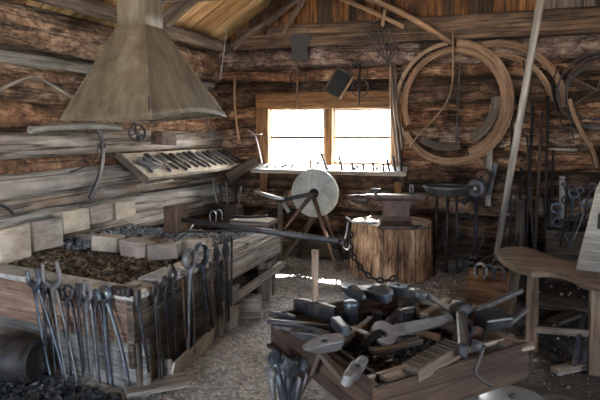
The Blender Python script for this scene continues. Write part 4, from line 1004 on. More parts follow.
# curved shafts high on the gable
t = thing('wagon_shaft', 'pair of long curved wooden shafts slanting down over the tie beam', 'shaft', on_y(440, 40, 6.95))
MB().tube(spline([on_y(*p, 6.98) for p in ((337, -3), (352, 3), (375, 13), (404, 27))], 14), .022, 8, sq=(1.2, .8)).build('rail', 'rim_wood', t)
MB().tube(spline([on_y(*p, 6.93) for p in ((360, -5), (385, 5), (415, 20), (436, 33), (454, 44))], 14), .026, 8, sq=(1.3, .8)).build('rail', 'rim_wood', t)
MB().tube([on_y(385, 9, 6.95), on_y(382, 27, 6.97)], .02, 8).build('crosspiece', 'handle', t)
# hay fork
t = thing('hay_fork', 'many-tined iron hay fork hung head-up beside the right window post', 'fork', on_y(401, 185, 7.0))
for k, (x0, y0) in enumerate(((365, 29), (370, 27), (375, 26), (380, 25), (385, 24))):
    MB().tube(spline([on_y(x0, y0, 6.93), on_y(x0+6, y0+10, 6.90), on_y(x0+11+k*.0, 50, 6.93), on_y(390-(4-k)*1.2, 60, 6.98), on_y(391, 64, 7.0)], 12), .010, 6).build('tine', 'iron', t)
MB().tube(spline([on_y(391, 62, 7.0), on_y(393, 95, 7.02), on_y(398, 140, 7.04), on_y(403, 187, 7.0)], 12), .017, 8).build('handle', 'handle_dark', t)
wpath([(395, 64), (397, 100), (403, 150)], .014, 'wooden_rod', 'slender dark rod hanging right of the hay fork handle', 'rod', 'handle_dark', Y=7.0)
wpath([(390, 66), (391, 110), (397, 165)], .013, 'wooden_rod', 'rod hanging left of the hay fork handle over the post', 'rod', 'handle', Y=7.0)
wpath([(402, 66), (401, 78), (407, 84), (412, 76)], .008, 'wire_hook', 'thin wire hook dangling between the hay fork and the big hoop', 'hook', 'iron', Y=7.0)
# the big double wooden hoop
RC = on_y(453, 103, 7.0); pxm = (on_y(513, 103, 7.0).x-on_y(393, 103, 7.0).x)/120
RM = mat_axes(RC, (1, 0, 0), (0, 0, 1), (0, -1, 0)) @ Matrix.Diagonal((1, 1.07, 1, 1))
t = thing('wooden_hoop', 'large double wooden wheel rim hung on the wall right of the window', 'wheel', on_y(453, 166, 7.0))
MB().ring(56*pxm, 7*pxm, .05, RM @ T(0, 0, .03), -150, 88, 54).build('felloe', 'rim_wood', t, bevel=.004)
MB().ring(49.5*pxm, 6*pxm, .045, RM @ T(0, 0, .0), -70, 205, 54).build('felloe', 'rim_wood', t, bevel=.004)
MB().ring(56.5*pxm, 4*pxm, .035, RM @ T(-.02, 0, -.02), 95, 215, 36).build('felloe', 'handle', t, bevel=.003)
t2 = tag(MB().ring(43*pxm, 9.5*pxm, .045, mat_axes(on_y(452, 101, 6.96), (1, 0, 0), (0, 0, 1), (0, -1, 0)), -62, 5, 22).build('wheel_segment', 'weathered_dark', bevel=.004), 'grey curved wooden segment resting inside the right of the big rim', 'wheel segment', 'loose curved segments')
t2 = tag(MB().ring(42*pxm, 7.5*pxm, .045, mat_axes(on_y(448, 106, 6.97), (1, 0, 0), (0, 0, 1), (0, -1, 0)), -128, -72, 20).build('wheel_segment', 'weathered_dark', bevel=.004), 'grey curved wooden segment resting in the bottom of the big rim', 'wheel segment', 'loose curved segments')
wpath([(453, 30), (453, 55), (452, 85), (446, 103), (434, 119), (420, 133), (409, 148)], .017, 'curved_lath', 'pale bent lath crossing in front of the big wheel rim', 'lath', 'handle', Y=6.9, sq=(.6, 1.1), k=22)
wpath([(460, 62), (458, 100), (456, 147)], .018, 'iron_strap', 'dark straight strap hanging inside the big wheel rim', 'strap', 'iron_dark', Y=7.02, n=4, sq=(.4, 1))
# second pair of rim arcs behind the pole
R2 = mat_axes(on_y(492, 112, 7.08), (1, 0, 0), (0, 0, 1), (0, -1, 0))
t = thing('wooden_hoop', 'two nested quarter arcs of wooden rim right of the big hoop', 'wheel', on_y(545, 112, 7.08))
MB().ring(68*pxm, 6.5*pxm, .045, R2, 3, 100, 30).build('felloe', 'rim_wood', t, bevel=.003)
MB().ring(57*pxm, 5.5*pxm, .045, R2 @ T(0, 0, -.015), 10, 98, 30).build('felloe', 'rim_wood', t, bevel=.003)
# harness rings at the far right
c = on_y(597, 90, 7.02)
t = thing('harness_hoop', 'tangle of dark thin hoops and hooks hung at the right edge of the wall', 'hoop', c-V((0, 0, .4)))
for r, th, dx, dz in ((.38, .014, 0, 0), (.33, .01, .03, .02), (.27, .012, -.02, -.03), (.36, .009, .06, -.05)):
    MB().ring(r, th*1.6, th*1.2, mat_axes(c+V((dx, 0, dz)), (1, 0, .02), (0, .05, 1), (0, -1, 0)), 0, 360, 44).build('ring', 'iron_dark', t)
for a in (20, 75, 150, 215): MB().tube([c, c+V((math.cos(math.radians(a))*.33, -.02, math.sin(math.radians(a))*.33))], .01, 6).build('spoke', 'handle_dark', t)
wpath([(569, 99), (573, 114), (583, 135), (592, 150), (597, 168)], .045, 'curved_handle_beam', 'curved brown wooden beam hanging below the harness hoops', 'beam', 'rim_wood', Y=6.98, n=4, sq=(.45, 1), k=16)
wpath([(572, 108), (571, 128), (574, 140)], .007, 'wire_hook', 'thin dark hook dangling left of the curved brown beam', 'hook', 'iron_dark', Y=7.0)
wpath([(558, 66), (552, 90), (560, 120), (569, 134)], .008, 'wire_loop', 'loose dark wire loop left of the harness hoops', 'wire', 'iron_dark', Y=7.02)
wpath([(523, 60), (528, 95), (532, 118)], .010, 'iron_rod', 'dark rod hanging beneath the nested rim arcs', 'rod', 'iron_dark', Y=7.04)
# ledge and boards below
tag(MB().bar(on_y(505, 147.5, 7.1), on_y(531, 149, 7.1), .08, .05).build('ledge_board', 'orange_wood', bevel=.004), 'short orange-brown ledge board behind the leaning pole', 'board')
tag(MB().bar(on_y(546, 149, 7.1), on_y(577, 150, 7.1), .08, .03).build('ledge_board', 'weathered', bevel=.004), 'thin greyish ledge board right of the standing iron bars', 'board')
tag(MB().bar(on_y(490, 145, 7.02), on_y(488, 206, 7.0), .06, .025, up=V((0, 1, 0))).build('hanging_lath', 'pole_light', bevel=.003), 'flat pale lath hanging upright right of the blower', 'lath')
tag(MB().bar(on_y(496, 163, 7.0), on_y(489, 195, 6.97), .05, .02, up=V((0, 1, 0))).build('hanging_lath', 'iron', bevel=.003), 'short dark slanting blade next to the pale hanging lath', 'blade')
# bars leaning against the logs
lean = [((521, 168), (517, 256), .014, 'iron_dark', 'iron_bar', 'short black bar leaning leftmost right of the pole'), ((533, 106), (525, 262), .017, 'iron_dark', 'iron_bar', 'long black bar leaning second in the row of standing bars'),
        ((542, 112), (534, 262), .018, 'handle_dark', 'wooden_pole', 'brown wooden pole standing among the black bars'), ((548, 96), (545, 262), .015, 'iron_dark', 'iron_bar', 'tall black bar standing right of the brown pole'),
        ((512, 120), (510, 262), .012, 'iron_dark', 'iron_bar', 'thin black bar just right of the leaning pale pole'), ((553, 150), (551, 262), .014, 'iron', 'iron_bar', 'grey bar beside the pale plank in the right corner'),
        ((527, 135), (536, 262), .012, 'handle_dark', 'wooden_pole', 'thin dark pole crossing behind the black bars')]
for k, (a, b, r, mt, nm_, lb) in enumerate(lean):
    A = on_y(*a, 7.02); B = on_y(b[0], b[1], 6.7); B.z = .01
    rod([A, B], r, nm_, lb, 'bar' if 'bar' in nm_ else 'pole', mt, 'bars leaning on the right of the back wall')
def plank(a, b, Ya, Yb, w, th, mat, label, zb=None, nm_='plank'):
    A = on_y(*a, Ya); B = on_y(*b, Yb)
    if zb is not None: B.z = zb
    return tag(MB().bar(A, B, w, th, up=V((0, 1, 0)), jit=.002).build(nm_, mat, bevel=.003), label, 'plank')
plank((545, 198), (560, 250), 6.95, 6.7, .07, .03, 'weathered_dark', 'grey plank slanting among the bars in the right corner', .02)
plank((562, 176), (564, 236), 7.02, 6.95, .055, .025, 'pole_light', 'pale narrow upright plank in the right corner', .02)
plank((520, 200), (521, 250), 6.85, 6.8, .10, .03, 'weathered_dark', 'wide dark plank standing behind the bench', .02)
# heap of old iron in the right corner
rg = random.Random(21)
hp_ = [((556, 208), (574, 250), .03, 'iron_blue'), ((566, 200), (560, 246), .025, 'iron_dark'), ((574, 193), (566, 232), .03, 'iron_blue'), ((558, 222), (585, 214), .03, 'iron'), ((570, 186), (590, 196), .022, 'iron_dark'),
       ((580, 190), (572, 236), .02, 'iron'), ((586, 204), (566, 250), .025, 'iron_blue'), ((555, 238), (572, 216), .02, 'iron_dark'), ((562, 182), (572, 210), .018, 'iron'), ((592, 186), (584, 226), .02, 'iron_dark')]
pos_w = ['leftmost', 'second', 'third', 'fourth', 'fifth', 'sixth', 'seventh', 'eighth', 'ninth', 'last']
for k, (a, b, w, mt) in enumerate(hp_):
    Ya = 6.55-.06*k; A = on_y(*a, Ya); B = on_y(*b, Ya-.1)
    mid = on_y((a[0]+b[0])/2+rg.uniform(-4, 4), (a[1]+b[1])/2, Ya-.02)
    t = thing('scrap_iron', 'bent bluish scrap bar, %s in the iron heap of the right corner' % pos_w[k], 'scrap', V(((A.x+B.x)/2, Ya, min(A.z, B.z))), 'scrap iron heaped in the right corner')
    MB().tube(spline([A, mid, B], 8), w, 6, sq=(.4, 1.1)).build('bar', mt, t)
    MB().ring(w*1.5, w*.7, w*.7, mat_axes(A, (1, 0, 0), (0, 0, 1), (0, -1, 0)), 0, 360, 14).build('eye', mt, t)
tag(MB().box((.75, .35, .52), T(on_y(575, 240, 6.75).x+.1, 6.8, .26), jit=.03).build('old_chest', 'weathered_dark', bevel=.02), 'dark wooden chest that carries the iron heap in the right corner', 'chest')
# leaning pale pole and the tie beam it rests on
pb = on_z(490.5, 289, 0); pt = at(540.5, 0, 4.9); pd = (pt-pb); pt2 = pb+pd*1.12
tag(MB().tube([pb, pb.lerp(pt2, .5), pt2], [.028, .031, .033], 10).build('leaning_pole', 'pole_light'), 'tall pale grey pole leaning from the floor up under the roof', 'pole')
struct('trim_25', MB().log((XL, pt2.y+.12, pt2.z+.0), (XR, pt2.y+.12, pt2.z+.0), .09, .09, 15, .06, 14), 'rafter')
# ================================================================ fire pan and hand blower
pc = at(447, 189, 6.45); pR = 22.5*6.45/600
t = thing('fire_pan', 'round shallow iron pan on three thin legs between the anvil and the blower', 'fire pan', (pc.x, pc.y, 0))
MB().lathe([(0, -.055), (pR*.78, -.055), (pR*.93, -.035), (pR, .028), (pR*1.03, .03), (pR*1.03, .022), (pR*1.0, .02), (pR*1.0, .026), (pR*.9, -.03), (pR*.76, -.047), (0, -.047)][:6]+[(pR*.98, .02), (pR*.9, -.028), (pR*.76, -.045), (0, -.045)], T(pc), 36).build('pan', 'iron_grey', t)
MB().ring(pR*1.01, .022, .016, T(pc+Z*.028), n=40).build('pan_rim', 'iron_grey', t)
for (x, y) in ((431, 268), (446, 272), (472, 266)):
    ft = on_z(x, y, .0); a = V((pc.x+(ft.x-pc.x)*.75, pc.y+(ft.y-pc.y)*.75, pc.z-.045)); dd = V((ft.x-pc.x, ft.y-pc.y, 0))
    if dd.length > pR: dd = dd.normalized()*pR*1.0
    ft = V((pc.x, pc.y, 0))+dd; ft.z = .0
    a = V((pc.x+dd.x*.8, pc.y+dd.y*.8, pc.z-.045))
    MB().tube([a, ft], .017, 8).build('leg', 'iron', t)
MB().tube([V((pc.x-pR*.5, pc.y, .32)), V((pc.x+pR*.8, pc.y+.05, .40))], .007, 6).build('cross_rod', 'iron_dark', t)
MB().tube([V((pc.x-pR*.1, pc.y+.1, .2)), V((pc.x+pR*.8, pc.y-.05, .5))], .007, 6).build('cross_rod', 'iron_dark', t)
bc2 = at(477, 188, 6.5)
bn = (CO-bc2); bn.z = 0; bn = (Matrix.Rotation(math.radians(-25), 3, 'Z') @ bn).normalized(); bt = Z.cross(bn).normalized(); bM = mat_axes(bc2, bt, Z, bn)
t = thing('hand_blower', 'rusty hand-cranked forge blower with round snail housing right of the pan', 'blower', (bc2.x, bc2.y, 0))
r_ = 9.5*6.5/600
MB().lathe([(0, -.05), (r_*.9, -.05), (r_, -.03), (r_, .03), (r_*.85, .05), (r_*.45, .055), (r_*.42, .03), (0, .03)], bM, 28).build('housing', 'iron_grey', t)
MB().lathe([(0, .031), (r_*.2, .031), (r_*.2, .06), (0, .06)], bM, 14).build('intake', 'stone', t)
g2 = at(484, 176, 6.5)
MB().lathe([(0, -.04), (r_*.55, -.04), (r_*.72, -.02), (r_*.72, .03), (r_*.55, .045), (0, .05)], mat_axes(g2, bt, Z, bn), 22).build('gear_case', 'iron_rust', t)
MB().tube(spline([bM @ V((-.03, -.06, 0)), bM @ V((-.10, -.11, 0)), bM @ V((-.16, -.17, 0))], 8), [.045-.001*i for i in range(9)], 12).build('air_pipe', 'iron', t)
MB().tube([g2, g2+bn*.09, g2+bn*.09+V((0, 0, -.12))+bt*.05], .009, 8).build('crank', 'iron_dark', t)
MB().tube([V((bc2.x, bc2.y, 0)), bc2-Z*.08], .022, 10).build('stand', 'iron_dark', t)
for s in (-1, 1): MB().tube([V((bc2.x, bc2.y, .25)), V((bc2.x+s*.18, bc2.y+.1*s, .0))], .012, 8).build('leg', 'iron_dark', t)
# rusty thin hoop on the floor behind
tag(MB().ring(.22, .012, .03, mat_axes(at(463, 236, 6.75), (1, 0, 0), (0, .2, 1), (0, -1, .2)), n=40).build('iron_hoop', 'iron_dark'), 'thin dark hoop standing behind the legs of the fire pan', 'hoop')
# ================================================================ crate with horseshoes
cA = on_z(467, 290, 0); cB = on_z(508, 306, 0); cz = .40
cd_ = V((.96, -.28, 0)).normalized(); cn = V((cd_.y, -cd_.x, 0)); cn = cn if cn.y < 0 else -cn
p0 = at(466, 302, 5.45); p0.z = 0; W_ = .36; Dp = .30
def cq(s, z, o): return p0+cd_*s+Z*z-cn*o
t = thing('horseshoe_crate', 'worn orange-brown wooden crate with horseshoes hung over its rim', 'crate', cq(W_/2, 0, Dp/2))
zc = on_y(487, 268, p0.y).z
for (a, b, nm_) in ((cq(0, zc/2, 0), cq(W_, zc/2, 0), 'front_board'), (cq(0, zc/2, Dp), cq(W_, zc/2, Dp), 'back_board'), (cq(0, zc/2, 0), cq(0, zc/2, Dp), 'side_board'), (cq(W_, zc/2, 0), cq(W_, zc/2, Dp), 'side_board')):
    MB().bar(a, b, .022, zc, jit=.003).build(nm_, 'orange_wood', t, bevel=.004)
MB().bar(cq(.02, .03, Dp/2), cq(W_-.02, .03, Dp/2), Dp-.02, .03).build('bottom', 'orange_wood', t)
MB().bar(cq(0, zc+.03, .0), cq(0, zc+.03, Dp), .03, .07).build('side_cleat', 'weathered_dark', t, bevel=.004)
def shoe(c, xax, yax, nrm, r, mat, label, group, th=.012, w=.022):
    M = mat_axes(c, xax, yax, nrm); t = thing('horseshoe', label, 'horseshoe', c, group)
    MB().ring(r, w, th, M @ Matrix.Diagonal((.9, 1.15, 1, 1)), -55, 235, 22).build('shoe', mat, t, bevel=.002)
    return t
for k, (s, mt, lb, rr) in enumerate(((.05, 'iron', 'dark horseshoe hooked at the left corner of the crate', .055), (.13, 'stone', 'pale horseshoe over the front of the crate', .06), (.21, 'cloth_blue', 'bluish horseshoe in the middle of the crate rim', .055), (.29, 'iron_grey', 'grey horseshoe near the right end of the crate rim', .055))):
    c = cq(s, zc-.02, -.02); shoe(c, cd_, Z, cn, rr, 'iron_blue' if mt == 'cloth_blue' else mt, lb, 'horseshoes hung on the crate')
for k in range(6):
    a = cq(.04+.055*k, zc+.02, .06+.03*(k % 3)); b = cq(.08+.05*k+(k % 2)*.05, zc+.07+.015*(k % 3), .16)
    rod([cq(.05+.05*k, .08, .12), a, b], .014, 'scrap_iron', 'dark iron end sticking out of the horseshoe crate, %s from the left' % nm_l[k], 'scrap', 'iron_dark', 'irons standing in the crate')
tag(MB().tube(spline([cq(-.04, zc-.05, -.05), cq(-.07, zc+.02, -.05), cq(-.03, zc+.07, -.02), cq(.04, zc+.05, .05)], 10), .012, 6, sq=(1, .7)).build('iron_hook', 'iron_dark'), 'curled iron hook over the left corner of the horseshoe crate', 'hook')
# ================================================================ shaving bench
BZ = .56
bo = [on_z(*p, BZ) for p in ((496.5, 251), (499, 248), (508, 246.5), (522, 246), (536, 249), (548, 254), (560, 258), (580, 261), (612, 264), (650, 268), (660, 292), (630, 290), (603, 286), (585, 281), (566, 274), (550, 271), (532, 271), (516, 267), (504, 260), (498, 255))]
bcn = sum(bo, V((0, 0, 0)))/len(bo)
t = thing('shaving_bench', 'worn long wooden shaving bench with rounded seat and tall upright board at the right edge', 'bench', (bcn.x, bcn.y, 0))
MB().prism([(p.x-bcn.x, p.y-bcn.y) for p in bo], .05, T(bcn.x, bcn.y, BZ-.025)).build('seat', 'bench_wood', t, bevel=.012)
def legp(a, b, w, th, za=BZ-.05, nm_='leg', mat='bench_wood'):
    A = on_z(a[0], a[1], za); B = on_z(b[0], b[1], .0); MB().bar(A, B, w, th, up=V((0, 1, 0)), jit=.002).build(nm_, mat, t, bevel=.005); return A, B
legp((517, 265), (506, 325), .075, .05)
A1, B1 = legp((533, 272), (531, 352), .085, .06)
A2, B2 = legp((597, 285), (596, 377), .09, .07)
MB().bar(A2.lerp(B2, .55)-V((.0, 0, 0)), A1.lerp(B1, .72), .03, .05).build('stretcher', 'weathered', t, bevel=.004)
MB().bar(on_z(583, 281, BZ-.07), on_z(606, 288, BZ-.07), .12, .07).build('block', 'bench_wood', t, bevel=.006)
ub = on_z(597, 272, BZ); dU = V((1, -.25, 0)).normalized()
us = at(597, 272, (ub-CO).dot(CR @ V((0, 0, -1)))); sc_ = F/((ub-CO).dot(CR @ V((0, 0, -1))))
hU = 98/sc_
o_l = [(-.14, 0), (.17, 0), (.17, hU*.9), (.12, hU*.97), (.05, hU), (-.02, hU*.96), (-.05, hU*.85), (-.09, hU*.45)]
uM = mat_axes(ub, dU, (V((0, 0, 1))+V((.04, .12, 0))).normalized(), dU.cross((V((0, 0, 1))+V((.04, .12, 0))).normalized()))
ubo = MB().prism(o_l, .045, uM).build('upright_board', 'pole_light', t, bevel=.008)
MB().box((.05, .11, .05), uM @ T(.005, hU*.52, .002)).build('slot', 'soot', ubo)
# treadle and boards below the bench
t3 = thing('treadle', 'loose wooden treadle frame with pale end piece under the bench', 'treadle', on_z(572, 368, 0))
MB().bar(on_z(554, 371, .03), on_z(590, 364, .03), .07, .04, jit=.002).build('foot_piece', 'weathered', t3, bevel=.006)
MB().bar(on_z(574, 366, .05), on_z(584, 314, .30), .03, .03).build('side_rod', 'iron_blue', t3, bevel=.003)
MB().bar(on_z(584, 364, .05), on_z(591, 314, .30), .03, .03).build('side_rod', 'iron_blue', t3, bevel=.003)
tag(MB().bar(on_z(553, 322, .03), on_z(590, 308, .05), .12, .03, jit=.002).build('loose_board', 'weathered_dark', bevel=.004), 'dark board lying on the floor beneath the bench seat', 'board')
tag(MB().bar(on_z(535, 300, .05), on_z(640, 318, .05), .25, .08, jit=.01).build('loose_board', 'weathered_dark', bevel=.01), 'wide dark timber lying on the floor behind the bench legs', 'timber')
for k, (px, py, w) in enumerate(((548, 345, .08), (560, 330, .06), (540, 332, .07), (572, 350, .05), (555, 358, .05))):
    c = on_z(px, py, .02); tag(MB().lump(c, (w, w*.7, w*.4), k+2.3, jag=.2).build('stone_lump', 'coal'), ('dark lump on the floor left of the treadle', 'dark lump behind the treadle', 'dark lump by the front bench leg', 'dark lump between the treadle and bench leg', 'small dark lump before the treadle')[k], 'stone', 'dark lumps under the bench')
# ================================================================ the tool tray in the foreground
TZ = .60
tN = on_z(376, 388, TZ); tR = on_z(529, 343, TZ); tLf = on_z(271, 313, TZ)
e2 = (tR-tN).normalized(); e1 = (tLf-tN).normalized(); W2 = (tR-tN).length; W1 = (tLf-tN).length
def tq(u, v, z): return V((tN.x, tN.y, 0))+e2*u+e1*v+Z*z
TH = .17
tray = thing('tool_tray', 'large dark wooden tray heaped with hammer heads in the foreground', 'tray', tq(W2/2, W1/2, TZ-TH))
def tb(u0, v0, u1, v1, z, h, th, nm_='side_board', mat='bin_wood', **k):
    return MB().bar(tq(u0, v0, z), tq(u1, v1, z), th, h, jit=.003).build(nm_, mat, tray, bevel=.004)
tb(-.0, .014, W2+.0, .014, TZ-TH/2, TH, .028)
tb(-.0, W1-.014, W2, W1-.014, TZ-TH/2, TH, .028)
tb(.014, .03, .014, W1-.03, TZ-TH/2-.0, TH, .028)
tb(W2-.014, .03, W2-.014, W1-.03, TZ-TH/2, TH, .028, 'end_board', 'bench_wood')
tb(.09, .12, .09, W1-.05, TZ-.04, .06, .022, 'divider', 'bin_wood')
tb(.03, .13, W2-.03, .13, TZ-.05, .08, .018, 'divider', 'weathered')
tb(.02, W1/2, W2-.02, W1/2, TZ-TH+.01, .02, W1-.06, 'bottom', 'bin_wood')
tb(.10, .06, W2*.26, .07, TZ-.02, .018, .085, 'cover_slat', 'weathered')
# heap of small dark scrap filling the tray (keeps the pile up)
rg = random.Random(31); mb = MB()
for k in range(900):
    u = rg.uniform(.12, W2-.05); v = rg.uniform(.16, W1-.06); q_ = rg.uniform(.008, .018); z = TZ-.105+rg.uniform(-.008, .012)
    mb.lump(tq(u, v, z), (q_*1.6, q_, q_*.8), k % 83+.9)
MB().box((W2-.07, W1-.07, .05), mat_axes(tq(W2/2, W1/2, TZ-.130), e2, e1, Z)).build('inner_board', 'bin_wood', tray)
tag(mb.build('scrap_filling', 'coal', shift=tq(W2/2, W1/2, TZ-TH)[:]), 'dark small scrap and dirt filling the bottom of the tray', 'scrap', None, 'stuff')
# stump under the tray
pc_ = tq(W2/2+.02, W1/2, 0)
t = thing('chopping_block', 'low dark log section that supports the tool tray', 'log', pc_)
MB().lathe([(0, -.01), (.27, -.01), (.265, .2), (.26, TZ-TH-.005), (0, TZ-TH-.005)], T(pc_), 36, wob=.05).build('trunk', 'stump_side', t)
# hammer heads with a real eye
def eyehead(mb, L, W, H, wf, hf, eye, M, cut=8, sq=5):
    """solid block along X, height along Z, oval hole through it; wf/hf width and height factors along the length"""
    n = 36; base = len(mb.v); outer = []
    for i in range(n):
        a = 2*math.pi*i/n; c, s = math.cos(a), math.sin(a)
        r = 1/((abs(c)**sq+abs(s)**sq)**(1/sq)); x = c*r; outer.append((x, s*r))
    lay = [(-1, .90), (-.82, 1), (.82, 1), (1, .90)]
    for (z, k) in lay:
        for (x, y) in outer:
            mb.v.append(M @ V((x*L/2*(1-(1-k)*.3), y*W/2*wf(x)*k, z*H/2*hf(x))))
    for z in (1, -1):
        for i in range(n):
            a = 2*math.pi*i/n; x = math.cos(a)*eye[0]; y = math.sin(a)*eye[1]
            mb.v.append(M @ V((x, y, z*H/2*hf(x/(L/2))*.985)))
    def ringf(a, b):
        for i in range(n):
            j = (i+1) % n; mb.face([base+a*n+i, base+a*n+j, base+b*n+j, base+b*n+i], [(0, 0)]*4, False)
    ringf(0, 1); ringf(1, 2); ringf(2, 3); ringf(3, 4); ringf(4, 5); ringf(5, 0)
    return mb
FL = {'sledge': (lambda x: 1-.12*max(0, 1-abs(x)*1.2) if abs(x) > .35 else 1.0, lambda x: 1.0),
      'wedge': (lambda x: 1.0 if x > -.2 else 1-.35*(abs(x)-.2)/.8, lambda x: 1.0 if x > -.1 else max(.14, 1-.95*(abs(x)-.1)/.9)),
      'cross': (lambda x: 1.0 if abs(x) < .3 else .82, lambda x: 1.0 if abs(x) < .3 else .8),
      'axe': (lambda x: .75 if x > 0 else .75-.65*min(1, abs(x)), lambda x: .8 if x > 0 else .8+.75*abs(x)**1.5),
      'taper': (lambda x: 1-.4*abs(x)**1.5, lambda x: 1-.55*abs(x)**1.5)}
def head(a, b, z, W, H, style, mat, label, roll=0, eye=(.017, .010), handle=None, zb=None, nm_='hammer', group='loose hammer heads in the tray'):
    A = on_z(*a, z); B = on_z(*b, z if zb is None else zb); X = (B-A).normalized(); L = (B-A).length; Y = Z.cross(X).normalized(); Zz = X.cross(Y)
    M = mat_axes((A+B)/2, X, Y, Zz) @ R('X', roll); wf, hf = FL[style]
    t = thing('hammer' if handle else nm_, label, 'hammer', (A+B)/2-Z*H/2, None if handle else group)
    eyehead(MB(), L, W, H, wf, hf, eye, M).build('head', mat, t, bevel=.0015, sharp=35, seg=1)
    if handle:
        d0, d1, r, hm = handle; MB().tube([M @ V((0, 0, d0)), M @ V((0, 0, (d0+d1)/2)), M @ V((0, 0, d1))], [r, r*1.05, r*1.15], 10, sq=(1, .75)).build('handle', hm, t)
    else: MB().tube([M @ V((0, 0, -H*.25)), M @ V((0, 0, -H*.2))], min(eye)*.97, 12, sq=(1, 1)).build('eye_plug', 'soot', t)
    return t
zt = TZ+.05
head((295, 304), (336, 314), TZ+.035, .062, .085, 'cross', 'iron_dark', 'long dark hammer head with a wooden handle standing straight up from it', handle=(-.02, .31, .017, 'bench_wood'))
head((341, 285), (364, 297), zt+.03, .06, .055, 'taper', 'iron_blue', 'lens-shaped head with an eye at the back left of the heap', roll=28)
head((356, 287), (389, 298), zt+.03, .062, .055, 'wedge', 'iron_blue', 'long splitting head with round eye at the back of the heap', roll=22, eye=(.015, .012))
head((373, 286), (392, 293), zt+.035, .045, .04, 'cross', 'iron_grey', 'small bright head wedged behind the long splitting head', roll=15)
head((388, 288), (408, 291), zt+.02, .075, .055, 'sledge', 'iron_blue', 'square blue-grey sledge head, brightest at the back rim', roll=8)
head((407, 292), (428, 297), zt+.01, .06, .05, 'cross', 'iron_grey', 'dull grey square head right of the brightest square one', roll=5)
head((291, 331), (333, 338), TZ+.02, .055, .05, 'taper', 'iron', 'flat dark head lying on the left side of the tray', roll=20)
head((303, 348), (342, 341), TZ+.05, .055, .06, 'wedge', 'iron_grey', 'hammer with light oval eye and rusty handle stub at the left front', roll=30, eye=(.02, .011), handle=(-.20, .012, .013, 'handle_dark'))
head((345, 381), (364, 361), TZ+.04, .05, .055, 'cross', 'iron_grey', 'worn grey head with round eye at the near corner of the tray', roll=20, eye=(.013, .012))
head((414, 312), (399, 316), TZ+.02, .05, .06, 'sledge', 'iron_dark', 'small dark square head in the middle of the heap')
head((270, 313), (296, 318), TZ+.025, .035, .03, 'cross', 'iron_dark', 'slim dark head poking past the far left corner of the tray')
# round head standing on end
def stand_cyl(px, py0, py1, rpx, z, mat, label, nm_, cat):
    top = on_z(px, py0, z); dep = (top-CO).dot(CR @ V((0, 0, -1))); r = rpx*dep/F; h = (py1-py0)*dep/F*1.0
    t = thing(nm_, label, cat, top-Z*h)
    MB().lathe([(0, -h), (r*.9, -h), (r*.9, -h*.35), (r*1.02, -h*.25), (r*1.05, -.012), (r*.97, -.002), (r*.6, .002), (0, .003)], T(top), 24).build('body', mat, t)
    return t
stand_cyl(351, 301, 322, 7.5, TZ+.12, 'iron_blue', 'round-faced hammer head standing on end with a bright domed face', 'hammer', 'hammer')
stand_cyl(377.5, 311, 320, 5, TZ+.04, 'iron_dark', 'small dark round stub lying left of the dark square head', 'iron_stub', 'iron')
stand_cyl(408, 309, 320, 6, TZ+.06, 'iron', 'dark round cup-like iron above the wrench', 'iron_cup', 'iron')
def lbar(a, b, za, zb, w, h, nm_, label, cat, mat, taper=None, roll=0, group=None):
    A = on_z(*a, za); B = on_z(*b, zb); M, L = frame(A, B); return tag(MB().box((L, w, h), M @ R('X', roll), .001, taper).build(nm_, mat, bevel=min(w, h)*.2), label, cat, group)
lbar((335, 321), (346, 332), TZ+.05, TZ+.05, .05, .05, 'iron_block', 'small square block with bright top below the standing round head', 'block', 'iron_blue')
lbar((268, 321), (334, 327), TZ+.02, TZ+.02, .03, .022, 'flat_bar', 'flat black bar lying along the left rim of the tray', 'bar', 'iron_dark')
lbar((274, 326), (330, 334), TZ+.0, TZ+.01, .025, .02, 'flat_bar', 'second flat bar just in front of the black one on the left rim', 'bar', 'iron')
lbar((362, 347), (413, 300), TZ-.07, TZ+.05, .035, .02, 'flat_bar', 'dark flat bar slanting up through the middle of the heap', 'bar', 'iron_dark')
lbar((318, 350), (348, 384), TZ+.0, TZ-.0, .03, .03, 'wooden_stub', 'brown handle piece lying inside the left tray board', 'handle', 'handle_dark')
lbar((416, 289), (452, 310), TZ+.07, TZ+.06, .03, .014, 'flat_bar', 'slim bright-edged bar running to the round joint', 'bar', 'iron_grey', roll=20)
lbar((474, 312), (522, 290), TZ+.06, TZ+.14, .032, .028, 'iron_bar', 'long dark bar rising past the right rim of the tray', 'bar', 'iron', taper=.9)
lbar((452, 318), (474, 330), TZ+.05, TZ+.03, .03, .03, 'iron_bar', 'short dark bar under the round joint', 'bar', 'iron_dark')
lbar((505, 327), (528, 309), TZ-.0, TZ+.04, .02, .02, 'iron_bar', 'thin grey bar poking out right of the dark block', 'bar', 'iron_grey')
lbar((480, 322), (508, 318), TZ+.045, TZ+.05, .10, .06, 'iron_block', 'grey-topped square block at the right of the heap', 'block', 'iron', roll=8)
lbar((424, 316), (448, 300), TZ+.02, TZ+.02, .05, .03, 'wood_scrap', 'pale wood scrap behind the wrench', 'wood', 'weathered')
lbar((421, 305), (444, 308), TZ+.0, TZ+.01, .06, .03, 'wood_scrap', 'grey wood scrap under the slim bright-edged bar', 'wood', 'weathered_dark')
lbar((505, 342), (526, 348), TZ-.03, TZ-.02, .12, .03, 'wood_scrap', 'pale wood scrap in the right corner of the tray', 'wood', 'weathered')
# wooden block with sawn ridges
A = on_z(410, 371, TZ+.01); B = on_z(455, 345, TZ+.05); M, L = frame(A, B)
t = thing('ridged_block', 'wooden block with rows of sawn ridges near the front of the tray', 'block', (A+B)/2-Z*.04)
MB().box((L, .085, .055), M @ T(0, 0, -.01)).build('block', 'weathered_dark', t, bevel=.004)
for k in range(11): MB().box((.010, .083, .006), M @ T(-L/2+.015+k*(L-.03)/10, 0, .0185)).build('ridge', 'weathered_dark', t)
